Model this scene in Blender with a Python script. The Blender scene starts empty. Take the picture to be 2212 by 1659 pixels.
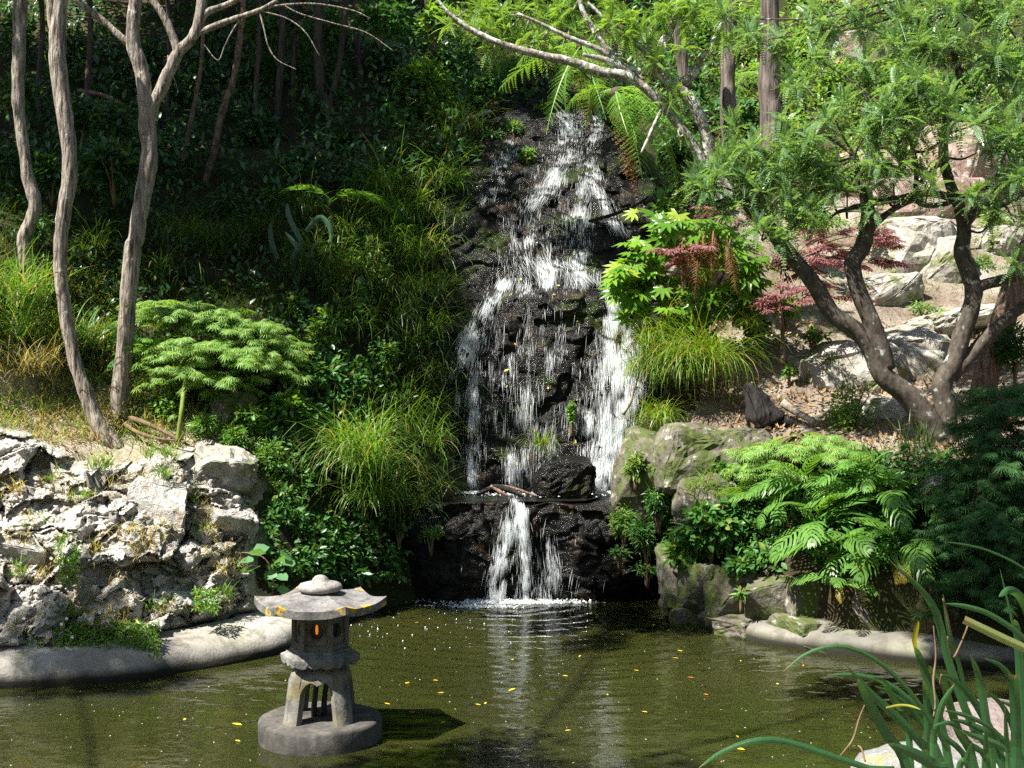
import bpy, bmesh, math, random
import numpy as np

# ------------------------------------------------------------------ camera, sky, sun, exposure
SC = bpy.context.scene
COL = SC.collection
FPX = 2606.0                      # focal length in the units used by P() below
CAM_H = 2.5
cam_d = bpy.data.cameras.new('camera')
cam = bpy.data.objects.new('camera', cam_d)
COL.objects.link(cam)
cam.location = (0, 0, CAM_H)
cam.rotation_euler = (math.radians(90), 0, 0)
cam_d.sensor_width = 36.0
cam_d.lens = 36.0 * FPX / 2212.0
cam_d.clip_start = 0.05
cam_d.clip_end = 400
SC.camera = cam

SUN_V = np.array([-0.47, -0.30, 0.83]); SUN_V /= np.linalg.norm(SUN_V)
w = bpy.data.worlds.new('World'); SC.world = w; w.use_nodes = True
wn = w.node_tree.nodes; wn.clear()
sky = wn.new('ShaderNodeTexSky'); sky.sky_type = 'NISHITA'; sky.sun_disc = False
sky.sun_elevation = math.asin(SUN_V[2])
sky.sun_rotation = math.atan2(SUN_V[0], SUN_V[1]) % (2 * math.pi)
bgn = wn.new('ShaderNodeBackground'); bgn.inputs['Strength'].default_value = 0.05
won = wn.new('ShaderNodeOutputWorld')
w.node_tree.links.new(sky.outputs[0], bgn.inputs[0]); w.node_tree.links.new(bgn.outputs[0], won.inputs[0])

sun_d = bpy.data.lights.new('sun', 'SUN'); sun_d.energy = 5.0; sun_d.angle = math.radians(0.53)
sun_d.color = (1.0, 0.955, 0.88)
sun = bpy.data.objects.new('sun', sun_d); COL.objects.link(sun)
from mathutils import Vector, Matrix
sun.rotation_euler = Vector(SUN_V).to_track_quat('Z', 'Y').to_euler()
sun.location = (-20, -10, 40)

vs = SC.view_settings
vs.view_transform = 'Standard'; vs.look = 'None'; vs.gamma = 1.0; vs.exposure = 1.55
vs.use_curve_mapping = False
SC.render.engine = 'CYCLES'
cy = SC.cycles
cy.max_bounces = 5; cy.diffuse_bounces = 3; cy.glossy_bounces = 2; cy.transmission_bounces = 3
cy.adaptive_threshold = 0.02
cy.transparent_max_bounces = 8; cy.caustics_reflective = False; cy.caustics_refractive = False
cy.sample_clamp_indirect = 6.0; cy.sample_clamp_direct = 0
try:
    cy.use_denoising = False; cy.denoiser = 'OPENIMAGEDENOISE'
    cy.denoising_input_passes = 'RGB_ALBEDO_NORMAL'
except Exception:
    pass

# ------------------------------------------------------------------ helpers
def P(x, y, Y):
    """a point at real distance Y (metres) that the camera sees at (x, y) of a 2212 x 1659 frame"""
    x = np.asarray(x, float); y = np.asarray(y, float); Y = np.asarray(Y, float)
    return np.stack(np.broadcast_arrays((x - 1106.0) / FPX * Y, Y, CAM_H - (y - 829.5) / FPX * Y), -1)
def PW(x, y):
    """point on the pond surface (z = 0)"""
    return P(x, y, FPX * CAM_H / (np.asarray(y, float) - 829.5))
def nrm(v):
    v = np.asarray(v, float)
    return v / np.maximum(np.linalg.norm(v, axis=-1, keepdims=True), 1e-9)
def R(seed): return np.random.default_rng(seed)

def _h(ix, iy, iz, s):
    n = (ix * 374761393 + iy * 668265263 + iz * 2147483647 + s * 1274126177) & 0xffffffff
    n = ((n ^ (n >> 13)) * 1274126177) & 0xffffffff
    n = ((n ^ (n >> 16)) * 2246822519) & 0xffffffff
    return ((n ^ (n >> 15)) & 0xffffff) / float(0xffffff)
def vnoise(p, s=0):
    p = np.asarray(p, float); i = np.floor(p).astype(np.int64); f = p - i
    u = f * f * f * (f * (f * 6 - 15) + 10)
    r = 0
    for dx in (0, 1):
        for dy in (0, 1):
            for dz in (0, 1):
                wt = (u[..., 0] if dx else 1 - u[..., 0]) * (u[..., 1] if dy else 1 - u[..., 1]) * (u[..., 2] if dz else 1 - u[..., 2])
                r = r + wt * _h(i[..., 0] + dx, i[..., 1] + dy, i[..., 2] + dz, s)
    return r * 2 - 1
def fbm(p, o=4, s=0, g=0.5):
    p = np.asarray(p, float); a = 1.0; r = 0; t = 0
    for k in range(o):
        r = r + a * vnoise(p * (2.03 ** k) + 17.3 * k, s + k); t += a; a *= g
    return r / t
def voro(p, s=0):
    """F1, F2 distances and cell hash"""
    p = np.asarray(p, float); i = np.floor(p).astype(np.int64)
    f1 = np.full(p.shape[:-1], 9.0); f2 = f1.copy(); cid = np.zeros(p.shape[:-1])
    for dx in (-1, 0, 1):
        for dy in (-1, 0, 1):
            for dz in (-1, 0, 1):
                c = i + np.array([dx, dy, dz])
                q = np.stack([c[..., k] + _h(c[..., 0], c[..., 1], c[..., 2], s + 11 * k + 1) for k in range(3)], -1)
                d = np.linalg.norm(p - q, axis=-1)
                h = _h(c[..., 0], c[..., 1], c[..., 2], s + 77)
                m = d < f1
                f2 = np.where(m, f1, np.minimum(f2, d)); cid = np.where(m, h, cid); f1 = np.where(m, d, f1)
    return f1, f2, cid

def mesh(name, V, faces, mats=None, smooth=False, mi=None):
    """faces: list of (m,k) index arrays; mi: list of material indices, one per array"""
    V = np.asarray(V, np.float32).reshape(-1, 3)
    faces = [np.asarray(f, np.int32) for f in faces if len(f)]
    me = bpy.data.meshes.new(name)
    nl = sum(f.size for f in faces); nf = sum(len(f) for f in faces)
    me.vertices.add(len(V)); me.vertices.foreach_set('co', V.ravel())
    me.loops.add(nl); me.loops.foreach_set('vertex_index', np.concatenate([f.ravel() for f in faces]))
    me.polygons.add(nf)
    tot = np.concatenate([np.full(len(f), f.shape[1], np.int32) for f in faces])
    st = np.concatenate([[0], np.cumsum(tot)[:-1]]).astype(np.int32)
    me.polygons.foreach_set('loop_start', st)
    try: me.polygons.foreach_set('loop_total', tot)
    except Exception: pass
    if mi is not None:
        me.polygons.foreach_set('material_index', np.concatenate([np.full(len(f), k, np.int32) for f, k in zip(faces, mi)]))
    me.polygons.foreach_set('use_smooth', np.full(nf, bool(smooth)))
    for m in (mats if isinstance(mats, (list, tuple)) else [mats]):
        if m is not None: me.materials.append(m)
    me.update(calc_edges=True); me.validate()
    return me
def tagit(o, label=None, cat=None, group=None, kind=None):
    if label: o['label'] = label
    if cat: o['category'] = cat
    if group: o['group'] = group
    if kind: o['kind'] = kind
    return o
def thing(name, label, cat, loc, group=None, rz=0):
    o = bpy.data.objects.new(name, None); o.empty_display_size = 0.1
    COL.objects.link(o); o.location = [float(a) for a in loc]; o.rotation_euler = (0, 0, rz)
    return tagit(o, label, cat, group)
def put(name, me, parent=None, loc=None, rot=None, scale=None, **kw):
    o = bpy.data.objects.new(name, me); COL.objects.link(o)
    if parent is not None: o.parent = parent
    if loc is not None: o.location = [float(a) for a in loc]
    if rot is not None: o.rotation_euler = [float(a) for a in rot]
    if scale is not None: o.scale = (scale,) * 3 if np.isscalar(scale) else [float(a) for a in scale]
    return tagit(o, **kw)
def wpart(name, V, faces, mat, parent, smooth=False, mi=None, **kw):
    """mesh given in world space, stored relative to its (unrotated) parent"""
    off = np.zeros(3)
    p = parent
    while p is not None:
        off = off + np.array(p.location); p = p.parent
    return put(name, mesh(name, np.asarray(V) - off, faces, mat, smooth, mi), parent, **kw)
def single(name, V, faces, mat, origin, label, cat, group=None, smooth=False, kind=None, mi=None):
    origin = np.asarray(origin, float)
    return put(name, mesh(name, np.asarray(V) - origin, faces, mat, smooth, mi), None, loc=origin, label=label, cat=cat, group=group, kind=kind)

class MB:
    """collects vertex/face chunks"""
    def __init__(s): s.V = []; s.F = {}; s.n = 0
    def add(s, V, faces, m=0):
        V = np.asarray(V, float).reshape(-1, 3)
        for f in faces:
            f = np.asarray(f, np.int64)
            if len(f): s.F.setdefault((m, f.shape[1]), []).append(f + s.n)
        s.V.append(V); s.n += len(V)
        return s
    def get(s):
        ks = sorted(s.F)
        return np.concatenate(s.V), [np.concatenate(s.F[k]) for k in ks], [k[0] for k in ks]
    def part(s, name, mat, parent, smooth=False, **kw):
        V, F, mi = s.get(); return wpart(name, V, F, mat, parent, smooth, mi, **kw)
    def one(s, name, mat, origin, label, cat, group=None, smooth=False, kind=None):
        V, F, mi = s.get(); return single(name, V, F, mat, origin, label, cat, group, smooth, kind, mi)
    def me(s, name, mat, smooth=False):
        V, F, mi = s.get(); return mesh(name, V, F, mat, smooth, mi)

def place(T, pos, d, up, size, ysc=None, zsc=None):
    """put template T (base at origin, along +X, face +Z) n times"""
    TV, TF = T; pos = np.asarray(pos, float); n = len(pos); k = len(TV)
    x = nrm(d); up = np.broadcast_to(np.asarray(up, float), x.shape)
    z = nrm(up - x * (x * up).sum(-1, keepdims=True) + 1e-6); y = np.cross(z, x)
    s = np.broadcast_to(np.asarray(size, float), (n,))[:, None, None]
    ys = 1.0 if ysc is None else np.asarray(ysc)[:, None, None]
    zs = 1.0 if zsc is None else np.asarray(zsc)[:, None, None]
    V = pos[:, None, :] + s * (TV[None, :, 0:1] * x[:, None] + ys * TV[None, :, 1:2] * y[:, None] + zs * TV[None, :, 2:3] * z[:, None])
    F = [(f[None] + (np.arange(n) * k)[:, None, None]).reshape(-1, f.shape[1]) for f in TF]
    return V.reshape(-1, 3), F
def crom(pts, n):
    pts = np.asarray(pts, float); m = len(pts)
    e = np.vstack([2 * pts[0] - pts[1], pts, 2 * pts[-1] - pts[-2]])
    t = np.linspace(0, m - 1 - 1e-6, n); i = np.floor(t).astype(int); f = (t - i)[:, None]
    a, b, c, d = e[i], e[i + 1], e[i + 2], e[i + 3]
    return 0.5 * (2 * b + (c - a) * f + (2 * a - 5 * b + 4 * c - d) * f ** 2 + (3 * b - a - 3 * c + d) * f ** 3)
def tube(pts, rad, n=24, seg=8, bump=0.0, seed=0, cap=True, flat=None):
    c = crom(pts, n); r = np.interp(np.linspace(0, 1, n), np.linspace(0, 1, len(rad)), rad)
    t = nrm(np.gradient(c, axis=0))
    ref = np.array([0.0, 1.0, 0.0]) if abs(t[0, 1]) < 0.8 else np.array([1.0, 0, 0])
    us = []; u = ref
    for k in range(n):
        u = u - t[k] * (u @ t[k]); u = u / np.linalg.norm(u); us.append(u)
    u = np.array(us); v = np.cross(t, u)
    a = np.linspace(0, 2 * np.pi, seg, endpoint=False)
    rr = r[:, None] * np.ones(seg)[None]
    base = c[:, None] + rr[..., None] * (np.cos(a)[None, :, None] * u[:, None] + np.sin(a)[None, :, None] * v[:, None])
    if bump:
        k = 1 + bump * fbm(base * (0.55 / max(np.mean(r), 0.004)), 3, seed)
        base = c[:, None] + (base - c[:, None]) * k[..., None]
    V = base.reshape(-1, 3)
    i, j = np.meshgrid(np.arange(n - 1), np.arange(seg), indexing='ij')
    q = np.stack([i * seg + j, i * seg + (j + 1) % seg, (i + 1) * seg + (j + 1) % seg, (i + 1) * seg + j], -1).reshape(-1, 4)
    F = [q]
    if cap:
        V = np.vstack([V, c[0:1] - t[0] * r[0] * .2, c[-1:] + t[-1] * r[-1] * 0.5]); b = n * seg
        jj = np.arange(seg)
        F.append(np.stack([np.full(seg, b), (jj + 1) % seg, jj], -1))
        F.append(np.stack([np.full(seg, b + 1), (n - 1) * seg + jj, (n - 1) * seg + (jj + 1) % seg], -1))
    return V, F
def grid_faces(n, m, wrap=False):
    i, j = np.meshgrid(np.arange(n - 1), np.arange(m if wrap else m - 1), indexing='ij')
    return np.stack([i * m + j, i * m + (j + 1) % m, (i + 1) * m + (j + 1) % m, (i + 1) * m + j], -1).reshape(-1, 4)
def blades(base, az, L, lean, droop, w, nseg=5, twist=0.0):
    """arching grass blades as tapering ribbons with a slight fold"""
    base = np.asarray(base, float); n = len(base)
    B = lambda a: np.broadcast_to(np.asarray(a, float), (n,))
    az, L, lean, droop, w = map(B, (az, L, lean, droop, w))
    s = np.linspace(0, 1, nseg + 1)
    th = lean[:, None] + droop[:, None] * s[None] ** 1.3
    ds = L[:, None] / nseg
    hz = np.concatenate([np.zeros((n, 1)), np.cumsum(np.sin(th[:, 1:]) * ds, 1)], 1)
    vt = np.concatenate([np.zeros((n, 1)), np.cumsum(np.cos(th[:, 1:]) * ds, 1)], 1)
    c = base[:, None] + np.stack([hz * np.cos(az)[:, None], hz * np.sin(az)[:, None], vt], -1)
    wd = w[:, None] * 0.5 * np.interp(s, [0, .25, .7, 1], [.7, 1, .75, .06])[None]
    tw = az + np.pi / 2 + twist
    side = np.stack([np.cos(tw), np.sin(tw), np.zeros(n)], -1)[:, None] * wd[..., None]
    V = np.stack([c - side, c + side], 2).reshape(-1, 3)
    k = (nseg + 1) * 2; j = np.arange(nseg) * 2
    f = np.stack([j, j + 1, j + 3, j + 2], -1)
    F = (f[None] + (np.arange(n) * k)[:, None, None]).reshape(-1, 4)
    return V, [F]
def copy_tree(o, loc, rz=0.0, scale=1.0, label=None, group=None):
    """a copy of a thing with copies of its parts and sub-parts"""
    def cp(a, par):
        c = a.copy(); COL.objects.link(c); c.parent = par
        for ch in list(a.children): cp(ch, c)
        return c
    c = cp(o, None); c.location = [float(a) for a in loc]; c.rotation_euler = (0, 0, rz)
    c.scale = (scale,) * 3
    return tagit(c, label=label, group=group)

# ------------------------------------------------------------------ leaf templates (base at origin, along +X)
def T_leaf(wd=0.42, fold=0.08, droop=0.12):
    V = np.array([[0, 0, 0], [.35, wd * .5, fold * .6], [.35, 0, -.01], [.35, -wd * .5, fold * .6],
                  [.72, wd * .36, fold * .4 - droop * .5], [.72, 0, -.02 - droop * .5], [.72, -wd * .36, fold * .4 - droop * .5], [1, 0, -droop]])
    return V, [np.array([[0, 2, 1], [0, 3, 2], [4, 5, 7], [5, 6, 7]]), np.array([[1, 2, 5, 4], [2, 3, 6, 5]])]
def T_leaf4(wd=0.45):
    V = np.array([[0, 0, 0], [.45, wd * .5, .05], [1, 0, -.08], [.45, -wd * .5, .05]])
    return V, [np.array([[0, 3, 2, 1]])]
def T_star(lobes=7, spread=2.4, wd=0.13, droop=0.25, inner=.12, seed=0):
    """palmate leaf with narrow lobes (lace-leaf maple)"""
    r = R(seed); V = []; F = []
    for k in range(lobes):
        a = (k / (lobes - 1) - .5) * spread; l = math.cos(a * .55) * (0.9 + .2 * r.random())
        c, s_ = math.cos(a), math.sin(a); b = len(V)
        for (x, y, z) in ((0, 0, 0), (.5 * l, wd * .5, -droop * .2), (l, 0, -droop * (.7 + .6 * r.random())), (.5 * l, -wd * .5, -droop * .2)):
            V.append((x * c - y * s_, x * s_ + y * c, z))
        F.append((b, b + 3, b + 2, b + 1))
    return np.array(V), [np.array(F)]
def T_palm(lobes=8, spread=4.2, seed=0, sinus=.42, wd=.16, droop=.16, ring=2):
    """broad palmate leaf with deep rounded lobes (one fan with a raised outline)"""
    r = R(seed); pts = []
    for k in range(lobes):
        a = (k / (lobes - 1) - .5) * spread; l = (1 - .28 * abs(k / (lobes - 1) - .5) * 2) * (.93 + .14 * r.random())
        da = spread / (lobes - 1) * .5
        if k == 0: pts.append((a - da * .7, .2, 0))
        pts.append((a - wd / max(l * .72, .1) * .6, l * .70, -droop * .45)); pts.append((a, l, -droop * (.7 + .5 * r.random())))
        pts.append((a + wd / max(l * .72, .1) * .6, l * .70, -droop * .45))
        pts.append((a + da, sinus if k < lobes - 1 else .2, .02))
    V = [(0, 0, 0)] + [(l * math.cos(a), l * math.sin(a), z) for a, l, z in pts]
    m = len(pts)
    F = [(0, i + 1, i + 2) for i in range(m - 1)]
    return np.array(V), [np.array(F)]
def T_pinnate(pairs=11, droop=.35, ll=.13, lw=.07, start=.16, rach=.008, ang=1.15):
    V = []; F = []
    def c(s): return np.array([s, 0, -droop * s ** 2.2 + .05 * math.sin(s * 3)])
    n = 4
    for k in range(n + 1):
        p = c(k / n); V += [p + (0, rach, 0), p - (0, rach, 0)]
    F += [(2 * k, 2 * k + 1, 2 * k + 3, 2 * k + 2) for k in range(n)]
    def leaflet(p, a, l, dz):
        b = len(V); d = np.array([math.cos(a), math.sin(a), dz]); q = np.array([-math.sin(a), math.cos(a), 0])
        V.extend([p, p + d * l * .5 + q * lw * .5, p + d * l, p + d * l * .5 - q * lw * .5]); F.append((b, b + 3, b + 2, b + 1))
    for k in range(pairs):
        s = start + (1 - start) * k / pairs; l = ll * (.7 + .5 * math.sin(math.pi * min(1, (k + 1.5) / pairs)))
        for sg in (1, -1): leaflet(c(s), sg * ang, l, -.12)
    leaflet(c(1), 0, ll, -.3)
    return np.array(V), [np.array(F)]
def T_frond(pairs=13, pl=.30, pw=.028, th0=.9, th1=-.9, start=.18, ang=1.05, segs=3, curl=.25, tipw=.12, seed=0):
    """once-divided fern frond: strap-like pinnae each side of an arching rachis; local X-Z plane"""
    r = R(seed); V = []; F = []
    ns = 40; th = np.linspace(th0, th1, ns); x = np.concatenate([[0], np.cumsum(np.cos(th[:-1]) / (ns - 1))]); z = np.concatenate([[0], np.cumsum(np.sin(th[:-1]) / (ns - 1))])
    S = np.linspace(0, 1, ns)
    def c(s): return np.array([np.interp(s, S, x), 0, np.interp(s, S, z)]), np.interp(s, S, th)
    rw = .012
    for k in range(11):
        p, t = c(k / 10); ww = rw * (1 - .8 * k / 10); V += [p + (0, ww, 0), p - (0, ww, 0)]
    F += [(2 * k, 2 * k + 1, 2 * k + 3, 2 * k + 2) for k in range(10)]
    for k in range(pairs):
        s = start + (1 - start) * (k + .3) / pairs
        prof = math.sin(math.pi * (0.18 + .82 * (k + .5) / pairs)) ** .7
        p, t = c(s); tx = np.array([math.cos(t), 0, math.sin(t)]); nz = np.array([-math.sin(t), 0, math.cos(t)])
        for sg in (1, -1):
            l = pl * prof * (.88 + .24 * r.random()); a = ang * (.9 + .2 * r.random()) - .35 * (k / pairs)
            b = len(V)
            for m in range(segs + 1):
                u = m / segs; aa = a - .35 * u
                q = p + l * u * (tx * math.cos(aa) + np.array([0, sg, 0]) * math.sin(aa)) - nz * curl * l * u ** 2 * .6
                d = tx * math.sin(aa) - np.array([0, sg, 0]) * math.cos(aa)
                ww = pw * .5 * (1 - (abs(u - .35) / .68) ** 2 * .92)
                V += [q + d * max(ww, .002), q - d * max(ww, .002)]
            for m in range(segs):
                o = b + 2 * m; F.append((o, o + 1, o + 3, o + 2) if sg > 0 else (o + 1, o, o + 2, o + 3))
    return np.array(V), [np.array(F)]
def T_frond2(pairs=21, pl=.25, th0=.6, th1=-1.2, start=.14, nl=9, seed=0, sway=.25):
    """twice-divided tree-fern frond: every pinna carries its own rows of pinnules"""
    r = R(seed); V = []; F = []
    ns = 40; th = np.linspace(th0, th1, ns); x = np.concatenate([[0], np.cumsum(np.cos(th[:-1]) / (ns - 1))]); z = np.concatenate([[0], np.cumsum(np.sin(th[:-1]) / (ns - 1))])
    S = np.linspace(0, 1, ns)
    rw = .010
    for k in range(11):
        u = k / 10; p = np.array([np.interp(u, S, x), 0, np.interp(u, S, z)]); ww = rw * (1 - .8 * u); V += [p + (0, ww, 0), p - (0, ww, 0)]
    F += [(2 * k, 2 * k + 1, 2 * k + 3, 2 * k + 2) for k in range(10)]
    for k in range(pairs):
        s = start + (1 - start) * (k + .3) / pairs; prof = math.sin(math.pi * (.22 + .78 * (k + .5) / pairs)) ** .8
        t = np.interp(s, S, th); p = np.array([np.interp(s, S, x), 0, np.interp(s, S, z)])
        tx = np.array([math.cos(t), 0, math.sin(t)]); nz = np.array([-math.sin(t), 0, math.cos(t)])
        for sg in (1, -1):
            if r.random() < .06: continue
            l = pl * prof * (.72 + .4 * r.random()); a = 1.15 - .35 * k / pairs + r.normal() * .10; cv = .22 + .25 * r.random()
            sy = np.array([0, sg, 0.0])
            for m in range(nl):
                u = (m + .6) / nl; q = p + l * u * (tx * math.cos(a) + sy * math.sin(a)) - nz * cv * l * u ** 2
                ax = tx * math.cos(a) + sy * math.sin(a); pr = tx * math.sin(a) - sy * math.cos(a)
                pw = pl * .062 * (1 - u) ** .5 * prof + .003; hw = l / nl * .40
                for g in (1, -1):
                    b = len(V); e = q + pr * pw * g + ax * hw * .8 - nz * .01
                    V += [q - ax * hw, q + ax * hw, e + ax * hw * .25, e - ax * hw * .25]; F.append((b, b + 1, b + 2, b + 3) if g * sg > 0 else (b + 1, b, b + 3, b + 2))
    V = np.array(V); V[:, 1] += sway * (seed % 3 - 1) * V[:, 0] ** 2
    return V, [np.array(F)]

def rocky(seed, size, sub=3, planes=16, namp=.06, flat=.75, nfreq=2.2):
    """angular boulder: a sphere cut by random planes, then roughened"""
    bm = bmesh.new(); bmesh.ops.create_icosphere(bm, subdivisions=sub, radius=1.0)
    d = np.array([v.co[:] for v in bm.verts]); f = np.array([[v.index for v in q.verts] for q in bm.faces]); bm.free()
    r = R(seed); n = nrm(r.normal(size=(planes, 3))); h = flat + (1.0 - flat) * r.random(planes)
    dots = d @ n.T; rad = np.min(np.where(dots > .05, h / np.maximum(dots, .05), 9), 1); rad = np.minimum(rad, 1.25)
    V = d * rad[:, None]
    V = V * (1 + namp * fbm(V * nfreq + seed * 3.7, 4, seed))[:, None] + (d * (namp * .6 * fbm(V * nfreq * 3.1, 3, seed + 5))[:, None])
    return V * np.asarray(size)[None], [f]
def rotz(V, a, tilt=0.0, ta=0.0):
    c, s = math.cos(a), math.sin(a); M = np.array([[c, -s, 0], [s, c, 0], [0, 0, 1]])
    if tilt:
        M = np.array(Matrix.Rotation(tilt, 3, (math.cos(ta), math.sin(ta), 0))) @ M
    return V @ M.T

def block(seed, size, n=16, box=.6, sub=2, namp=.05, rnd=0.0, nf=3.0):
    """angular fractured block: hull of scattered points, subdivided and roughened"""
    r = R(seed); bm = bmesh.new()
    q = r.uniform(-1, 1, size=(n, 3)); q = q * (1 - box) + np.sign(q) * box * r.uniform(.75, 1, size=(n, 3))
    for p in q: bm.verts.new(p)
    res = bmesh.ops.convex_hull(bm, input=bm.verts)
    dead = [g for g in res['geom_interior'] + res['geom_unused'] if isinstance(g, bmesh.types.BMVert)]
    bmesh.ops.delete(bm, geom=list(set(dead)), context='VERTS')
    bmesh.ops.bevel(bm, geom=list(bm.edges), offset=.05, segments=1, affect='EDGES')
    bmesh.ops.triangulate(bm, faces=list(bm.faces))
    for k in range(sub):
        bmesh.ops.subdivide_edges(bm, edges=[e for e in bm.edges if e.calc_length() > .22], cuts=1, use_grid_fill=True)
        bmesh.ops.triangulate(bm, faces=list(bm.faces))
    bm.verts.index_update()
    V = np.array([v.co[:] for v in bm.verts]); F = np.array([[v.index for v in f.verts] for f in bm.faces]); bm.free()
    if rnd: V = V * (1 - rnd) + nrm(V) * rnd
    d = nrm(V); f1, f2, c = voro(V * nf * .8 + seed * 1.3, seed)
    V = V + d * (namp * fbm(V * nf + seed, 4, seed) + namp * .9 * (c - .5) + namp * .5 * fbm(V * nf * 4, 3, seed + 2))[:, None]
    return V * np.asarray(size)[None], [F]
def ordinal(k): return ['first', 'second', 'third', 'fourth', 'fifth', 'sixth', 'seventh', 'eighth', 'ninth', 'tenth', 'eleventh', 'twelfth', 'thirteenth', 'fourteenth', 'fifteenth', 'sixteenth'][k]
# ------------------------------------------------------------------ materials
def newmat(name):
    m = bpy.data.materials.new(name); m.use_nodes = True
    t = m.node_tree; t.nodes.clear()
    return m, t
def nd(t, typ, ins=None, **at):
    n = t.nodes.new('ShaderNode' + typ)
    for k, v in at.items(): setattr(n, k, v)
    for k, v in (ins or {}).items():
        s = n.inputs[k]
        if isinstance(v, bpy.types.NodeSocket): t.links.new(v, s)
        else: s.default_value = v
    return n
def rgba(c): return (*c, 1.0) if len(c) == 3 else c
def ramp(t, fac, stops):
    n = nd(t, 'ValToRGB', {'Fac': fac}); e = n.color_ramp.elements
    while len(e) < len(stops): e.new(0.5)
    for k, (p, c) in enumerate(stops): e[k].position = p; e[k].color = rgba(c) if not np.isscalar(c) else (c, c, c, 1)
    return n.outputs[0]
def mixc(t, f, a, b, mode='MIX'):
    n = nd(t, 'Mix', data_type='RGBA', blend_type=mode)
    for s, v in ((n.inputs[0], f), (n.inputs[6], a), (n.inputs[7], b)):
        if isinstance(v, bpy.types.NodeSocket): t.links.new(v, s)
        else: s.default_value = rgba(v) if not np.isscalar(v) else v
    return n.outputs[2]
def math_(t, op, a, b=0.0, clamp=False):
    n = nd(t, 'Math', operation=op, use_clamp=clamp)
    for s, v in ((n.inputs[0], a), (n.inputs[1], b)):
        if isinstance(v, bpy.types.NodeSocket): t.links.new(v, s)
        else: s.default_value = v
    return n.outputs[0]
def coords(t, sc=(1, 1, 1)):
    c = nd(t, 'TexCoord'); return nd(t, 'Mapping', {'Vector': c.outputs['Object'], 'Scale': sc}).outputs[0]
def noi(t, v, s, d=4, r=.55): return nd(t, 'TexNoise', {'Vector': v, 'Scale': s, 'Detail': d, 'Roughness': r}).outputs['Fac']
def out(t, sh): nd(t, 'OutputMaterial', {'Surface': sh})
def prin(t, col, rough=.5, spec=.5, normal=None, **kw):
    ins = {'Base Color': col if isinstance(col, bpy.types.NodeSocket) else rgba(col), 'Roughness': rough, 'Specular IOR Level': spec}
    if normal is not None: ins['Normal'] = normal
    ins.update(kw)
    return nd(t, 'BsdfPrincipled', ins).outputs[0]
def bump(t, h, st=.5, d=.02): return nd(t, 'Bump', {'Height': h, 'Strength': st, 'Distance': d}).outputs[0]

def leafmat(name, a, b, c=None, trans=.38, rough=.42, tcol=None, spec=.45):
    """leaves vary from a to b (a few towards c); light passes through the blade"""
    m, t = newmat(name)
    g = nd(t, 'NewGeometry'); rnd = math_(t, 'FRACT', math_(t, 'ADD', g.outputs['Random Per Island'], nd(t, 'ObjectInfo').outputs['Random']))
    col = mixc(t, rnd, a, b)
    if c is not None:
        col = mixc(t, math_(t, 'GREATER_THAN', math_(t, 'FRACT', math_(t, 'MULTIPLY', rnd, 37.7)), .93), col, c)
    p = prin(t, col, rough, spec)
    tc = mixc(t, 1.0, col, tcol or (1.6, 1.5, .55), 'MULTIPLY')
    tr = nd(t, 'BsdfTranslucent', {'Color': tc}).outputs[0]
    out(t, nd(t, 'MixShader', {0: trans, 1: p, 2: tr}).outputs[0])
    return m
def barkmat(name, dark, light, lichen=None, scale=1.0, stretch=.25, bumpd=.02, lich=.62):
    m, t = newmat(name)
    v = coords(t, (scale, scale, scale * stretch))
    n1 = noi(t, v, 16, 6, .65); n2 = noi(t, coords(t), 3.0 * scale, 3)
    col = mixc(t, ramp(t, n1, [(.36, 0.0), (.62, 1.0)]), dark, light)
    col = mixc(t, math_(t, 'MULTIPLY', n2, .25), col, dark)
    if lichen is not None:
        n3 = noi(t, coords(t), 7 * scale, 4); col = mixc(t, ramp(t, n3, [(lich, 0.0), (lich + .05, 1.0)]), col, lichen)
    vo = nd(t, 'TexVoronoi', {'Vector': v, 'Scale': 14.0}, feature='DISTANCE_TO_EDGE').outputs['Distance']
    h = math_(t, 'ADD', n1, math_(t, 'MULTIPLY', vo, .8))
    out(t, prin(t, col, .85, .2, bump(t, h, .8, bumpd)))
    return m
def rockmat(name, stops, moss=None, mossamt=.55, scale=1.0, bd=.03, rough=.85, stain=None, lichen=None, fine=1.0):
    m, t = newmat(name)
    v = coords(t)
    n1 = noi(t, v, 2.2 * scale, 8, .62); n2 = noi(t, v, 18 * scale, 6, .6)
    vo = nd(t, 'TexVoronoi', {'Vector': nd(t, 'Mapping', {'Vector': v, 'Scale': (1, 1, 1.6)}).outputs[0], 'Scale': 9.0 * scale}, feature='DISTANCE_TO_EDGE').outputs['Distance']
    col = ramp(t, math_(t, 'ADD', math_(t, 'MULTIPLY', n1, .65), math_(t, 'MULTIPLY', n2, .35)), stops)
    if stain is not None:
        col = mixc(t, ramp(t, noi(t, v, 4.5 * scale, 5), [(.56, 0.0), (.68, .85)]), col, stain)
    if lichen is not None:
        col = mixc(t, ramp(t, noi(t, v, 9 * scale, 4), [(.60, 0.0), (.64, .9)]), col, lichen)
    if moss is not None:
        col = mixc(t, ramp(t, noi(t, v, 3.3 * scale, 6, .65), [(mossamt, 0.0), (mossamt + .1, .92)]), col, moss)
    h = math_(t, 'ADD', math_(t, 'MULTIPLY', n1, 1.2), math_(t, 'ADD', math_(t, 'MULTIPLY', n2, .45 * fine), math_(t, 'MULTIPLY', noi(t, v, 55 * scale, 3, .6), .18)))
    out(t, prin(t, col, rough, .3, bump(t, h, .9, bd)))
    return m

M = {}
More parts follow.
